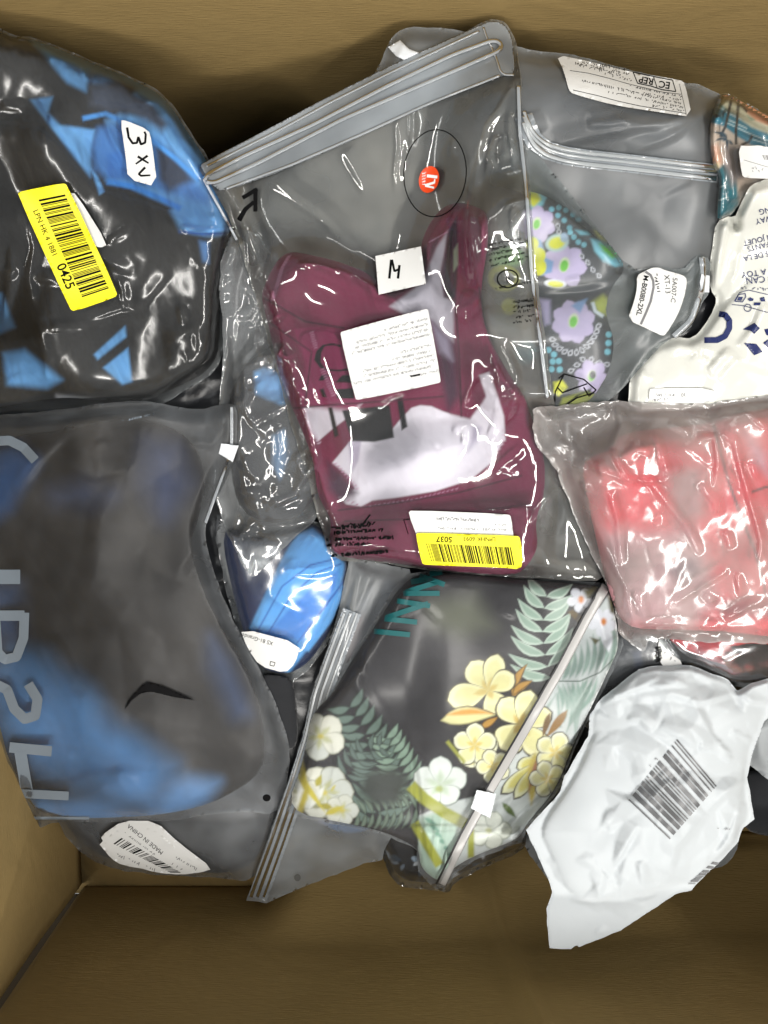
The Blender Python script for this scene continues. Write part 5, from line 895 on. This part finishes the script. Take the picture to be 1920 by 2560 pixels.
e_ = np.array(ell(*q2((1455, 1285))[0], 26, 22, -8, 24)); d.ribbon(e_[list(range(24)) + [0]], 3.5); d.text('4', *q2((1455, 1285))[0], 26, 172)
d.build('warning_print', INK, bu.root); d = Decal(T, .0008)
for k in range(5): d.scrawl(q3((1260, 470 + k * 24))[0], q3((1340 + (k % 2) * 20, 460 + k * 24))[0], 8, k + 40, 2.2, .42, .1)
d.build('warning_print', INK, bu.root); d = Decal(T, .0008)
for k, (a, c) in enumerate([((470, 1505), (620, 1490)), ((420, 1535), (655, 1520)), ((400, 1565), (705, 1555)), ((400, 1590), (600, 1585)), ((420, 1640), (680, 1620)), ((420, 1515), (600, 1500))]): d.scrawl(q3(a)[0], q3(c)[0], 11, k + 30, 3.6, .3, .06)
d.ribbon(q3((560, 1500), (600, 1450)), 4); d.build('warning_print', INK, bu.root); d = Decal(T, .0008); d.ribbon(q3((750, 1475), (790, 1470)), 2); d.ribbon(q3((755, 1475), (775, 1540)), 2)
d.build('corner_mark', INK, bu.root)
so, L = sticker(bu, 'round_sticker', ell(*q2((1092, 827))[0], 25, 34, 14, 28), ORANGE, 'small round orange sticker with white letters', ch=0, bl=12, sp=4)
d = Decal(L, .0002); rs = Rg(.0723, 1000, 400); d.ribbon(rs([(930, 545), (1290, 590)]), 7.5); d.ribbon(rs([(860, 880), (1200, 775)]), 6); d.ribbon(rs([(870, 890), (1180, 960)]), 5); d.ribbon(rs([(1200, 660), (1190, 790)]), 3.5)
for k in range(5): d.scrawl(rs([(770, 470 + k * 95)])[0], rs([(880, 450 + k * 95)])[0], 4, k, 1.6, .4, 0)
d.build('lettering', WHITEINK, so)
lo, L = sticker(bu, 'size_label', q2((845, 1180), (1055, 1135), (1078, 1308), (860, 1358)), PAPER, 'white label handwritten with one letter', ch=0, bl=40)
d = Decal(L, .00025); d.ribbon(q3((688, 362), (697, 275)), 6); d.ribbon(q3((700, 275), (712, 328), (735, 318)), 5.5); d.ribbon(q3((735, 300), (728, 362)), 6); d.build('handwriting', INK, lo)
lo, L = sticker(bu, 'care_label', qc((468, 268), (490, 245), (1245, 40), (1268, 60), (1380, 690), (1362, 715), (635, 866), (605, 855)), PAPER, 'large white care label with lines of small print', bl=40, ch=1)
d = Decal(L, .00025)
for k, (a, c) in enumerate([((870, 235), (1260, 130)), ((620, 348), (1265, 180)), ((605, 395), (1268, 228)), ((580, 448), (1268, 275)), ((1020, 437), (1290, 370)), ((920, 505), (1300, 420)), ((680, 608), (1310, 460)), ((665, 655), (1320, 510)), ((590, 720), (1325, 555)), ((1200, 636), (1345, 605))]): d.scrawl(qc(a)[0], qc(c)[0], 7.5, k + 50, 1.25, .4, .1)
d.build('lettering', GREYINK, lo)
d = Decal(L, .00025); d.scrawl(qc((1100, 655))[0], qc((1195, 635))[0], 8, 4, 2.6, .3, 0); d.build('bold_word', INK, lo)
qd = lambda *a: RD(list(a))
lo, L = sticker(bu, 'white_label', qd((712, 68), (735, 45), (1455, 75), (1475, 95), (1500, 300), (800, 300)), PAPER, 'white label half covered by yellow sticker', bl=40)
d = Decal(L, .00025); d.scrawl(qd((925, 108))[0], qd((1240, 122))[0], 9, 3, 1.8, .4, .02); d.scrawl(qd((935, 180))[0], qd((1440, 192))[0], 7, 5, 1.4, .5, .2); d.scrawl(qd((1360, 152))[0], qd((1440, 160))[0], 6, 7, 1.4); d.build('lettering', GREYINK, lo)
yo, Ly = sticker(bu, 'yellow_sticker', qd((768, 225), (785, 212), (1520, 235), (1540, 248), (1565, 400), (1545, 485), (1400, 470), (835, 452), (812, 435)), YELLOW, 'yellow sticker with upside down barcode', Z=L, bl=16)
d = Decal(Ly, .00025); d.barcode(*qd((845, 292), (1485, 322), (885, 425), (1510, 455)), 48, 31); d.build('barcode', INK, yo)
d = Decal(Ly, .00025); d.text('LPNHK 6093', *qd((1240, 258))[0], 15, 181); d.text('5037', *qd((980, 260))[0], 20, 182, bold=.015); d.build('lettering', INK, yo)

# ------------------------------------------------------------------ 15. red clothing in hazy bag, right
q7 = lambda *a: R7(list(a)); RED = (222, 78, 92)
sr = [(q7((640, 860), (900, 900), (1200, 860), (1300, 1100), (1350, 1330), (1200, 1480), (760, 1480), (640, 1200)), (196, 158, 162), 34), (q7((1040, 1120), (1130, 1060), (1220, 1060), (1240, 1150), (1120, 1200)), (120, 90, 110), 20), (q7((1030, 540), (1250, 500), (1280, 800), (1100, 860)), (172, 128, 132), 26),
      (band(q7((1320, 220), (1360, 380), (1420, 600), (1500, 820), (1580, 1020), (1630, 1200), (1650, 1300)), 7), (58, 48, 62), 3), (band(q7((1560, 660), (1640, 630), (1800, 600)), 6), (70, 40, 50), 3), (q7((1340, 1330), (1659, 1300), (1800, 1300), (1800, 1420), (1400, 1420)), (150, 60, 74), 20), (q7((760, 300), (1000, 290), (1300, 270), (1300, 360), (900, 400)), (212, 40, 52), 12),
      (q7((1520, 300), (1640, 420), (1659, 560), (1580, 480)), (204, 150, 170), 18), (q7((1340, 160), (1800, 130), (1800, 260), (1400, 240)), (200, 44, 52), 10), (q7((520, 500), (620, 480), (700, 900), (620, 860)), (214, 92, 104), 16)]
B0 = base(20)
garment('red_clothing', 'red clothing with dark seam folded in the large hazy bag on the right', 'clothing', q7((520, 520), (560, 450), (700, 400), (760, 300), (1000, 270), (1300, 240), (1500, 170), (1850, 120), (1850, 1560), (1400, 1510), (1100, 1500), (780, 1490), (680, 1250), (600, 900)), RED, sr, .04, CLOTH, seed=121, sp=5, edge=70, wr=.003, ang=75, wsc=80,
        folds=[(q7((1320, 200), (1420, 600), (1650, 1300), (1850, 1300), (1850, 100)), .006, 26), (q7((560, 450), (1000, 280), (1300, 300), (1280, 800), (1000, 880), (640, 880)), .008, 30), (q7((1050, 540), (1250, 500), (1280, 780), (1100, 840)), -.006, 26)])
br = pouch('red_clothing_bag', 'large hazy clear bag of red clothing at the right edge', 'bag', q7((225, 170), (240, 150), (300, 135), (500, 122), (720, 98), (860, 112), (1000, 118), (1300, 122), (1500, 85), (1850, 50), (1850, 1595), (1659, 1580), (1400, 1582), (1250, 1570), (1100, 1560), (920, 1552), (912, 1610), (890, 1632), (850, 1600), (760, 1540), (728, 1450), (715, 1320), (675, 1210), (560, 1000), (440, 700), (350, 480), (240, 380)), B0, CLEARW, .006, 60, 123, ang=70, st=2.6, nc=.2, relief=.5, cs=.65, fine=.2, back=BACK, rag=5, gap=.0015, sp=4.5, ch=1, octs=4, bl=24,
           creases=[(q7((310, 190), (380, 260), (470, 330), (550, 470)), .008, 13), (q7((620, 460), (640, 560)), .006, 12), (q7((700, 400), (760, 520), (830, 630)), .006, 12), (q7((520, 590), (560, 690)), .006, 12), (q7((690, 660), (740, 840), (760, 1110)), .009, 12), (q7((650, 530), (780, 590), (1020, 600), (1130, 530)), .006, 10), (q7((920, 580), (1050, 740), (1160, 880), (1240, 1040)), .009, 11), (q7((1240, 620), (1330, 720), (1340, 790)), .008, 14), (q7((1230, 340), (1330, 330), (1350, 480), (1330, 640)), .008, 12), (q7((1370, 300), (1450, 360), (1500, 560), (1570, 800), (1610, 960), (1600, 1080)), .010, 12), (q7((1540, 480), (1590, 580)), .007, 12), (q7((960, 880), (1040, 850)), .006, 12), (q7((1100, 1340), (1300, 1210), (1420, 1140)), .007, 12), (q7((1260, 1280), (1330, 1340)), .007, 12), (q7((1460, 1150), (1490, 1290)), .006, 11), (q7((760, 1290), (800, 1360), (860, 1480)), .007, 14), (q7((420, 480), (550, 520)), .005, 12), (q7((820, 380), (940, 430)), .006, 14), (q7((960, 280), (1060, 620)), .004, 12), (q7((1050, 240), (1180, 300)), .006, 13), (q7((800, 1480), (1100, 1470), (1400, 1490)), .006, 12), (q7((1390, 900), (1430, 1010)), .006, 12), (q7((720, 110), (760, 250), (700, 380)), .006, 18), (q7((380, 560), (500, 860), (620, 1090), (690, 1240)), .006, 12), (q7((1140, 150), (1250, 230), (1330, 280)), .005, 12), (q7((1500, 150), (1659, 280)), .006, 12), (q7((1400, 1440), (1560, 1350), (1659, 1330)), .006, 12)])

for o in bpy.data.objects:
    if 'o_' in o: del o['o_']
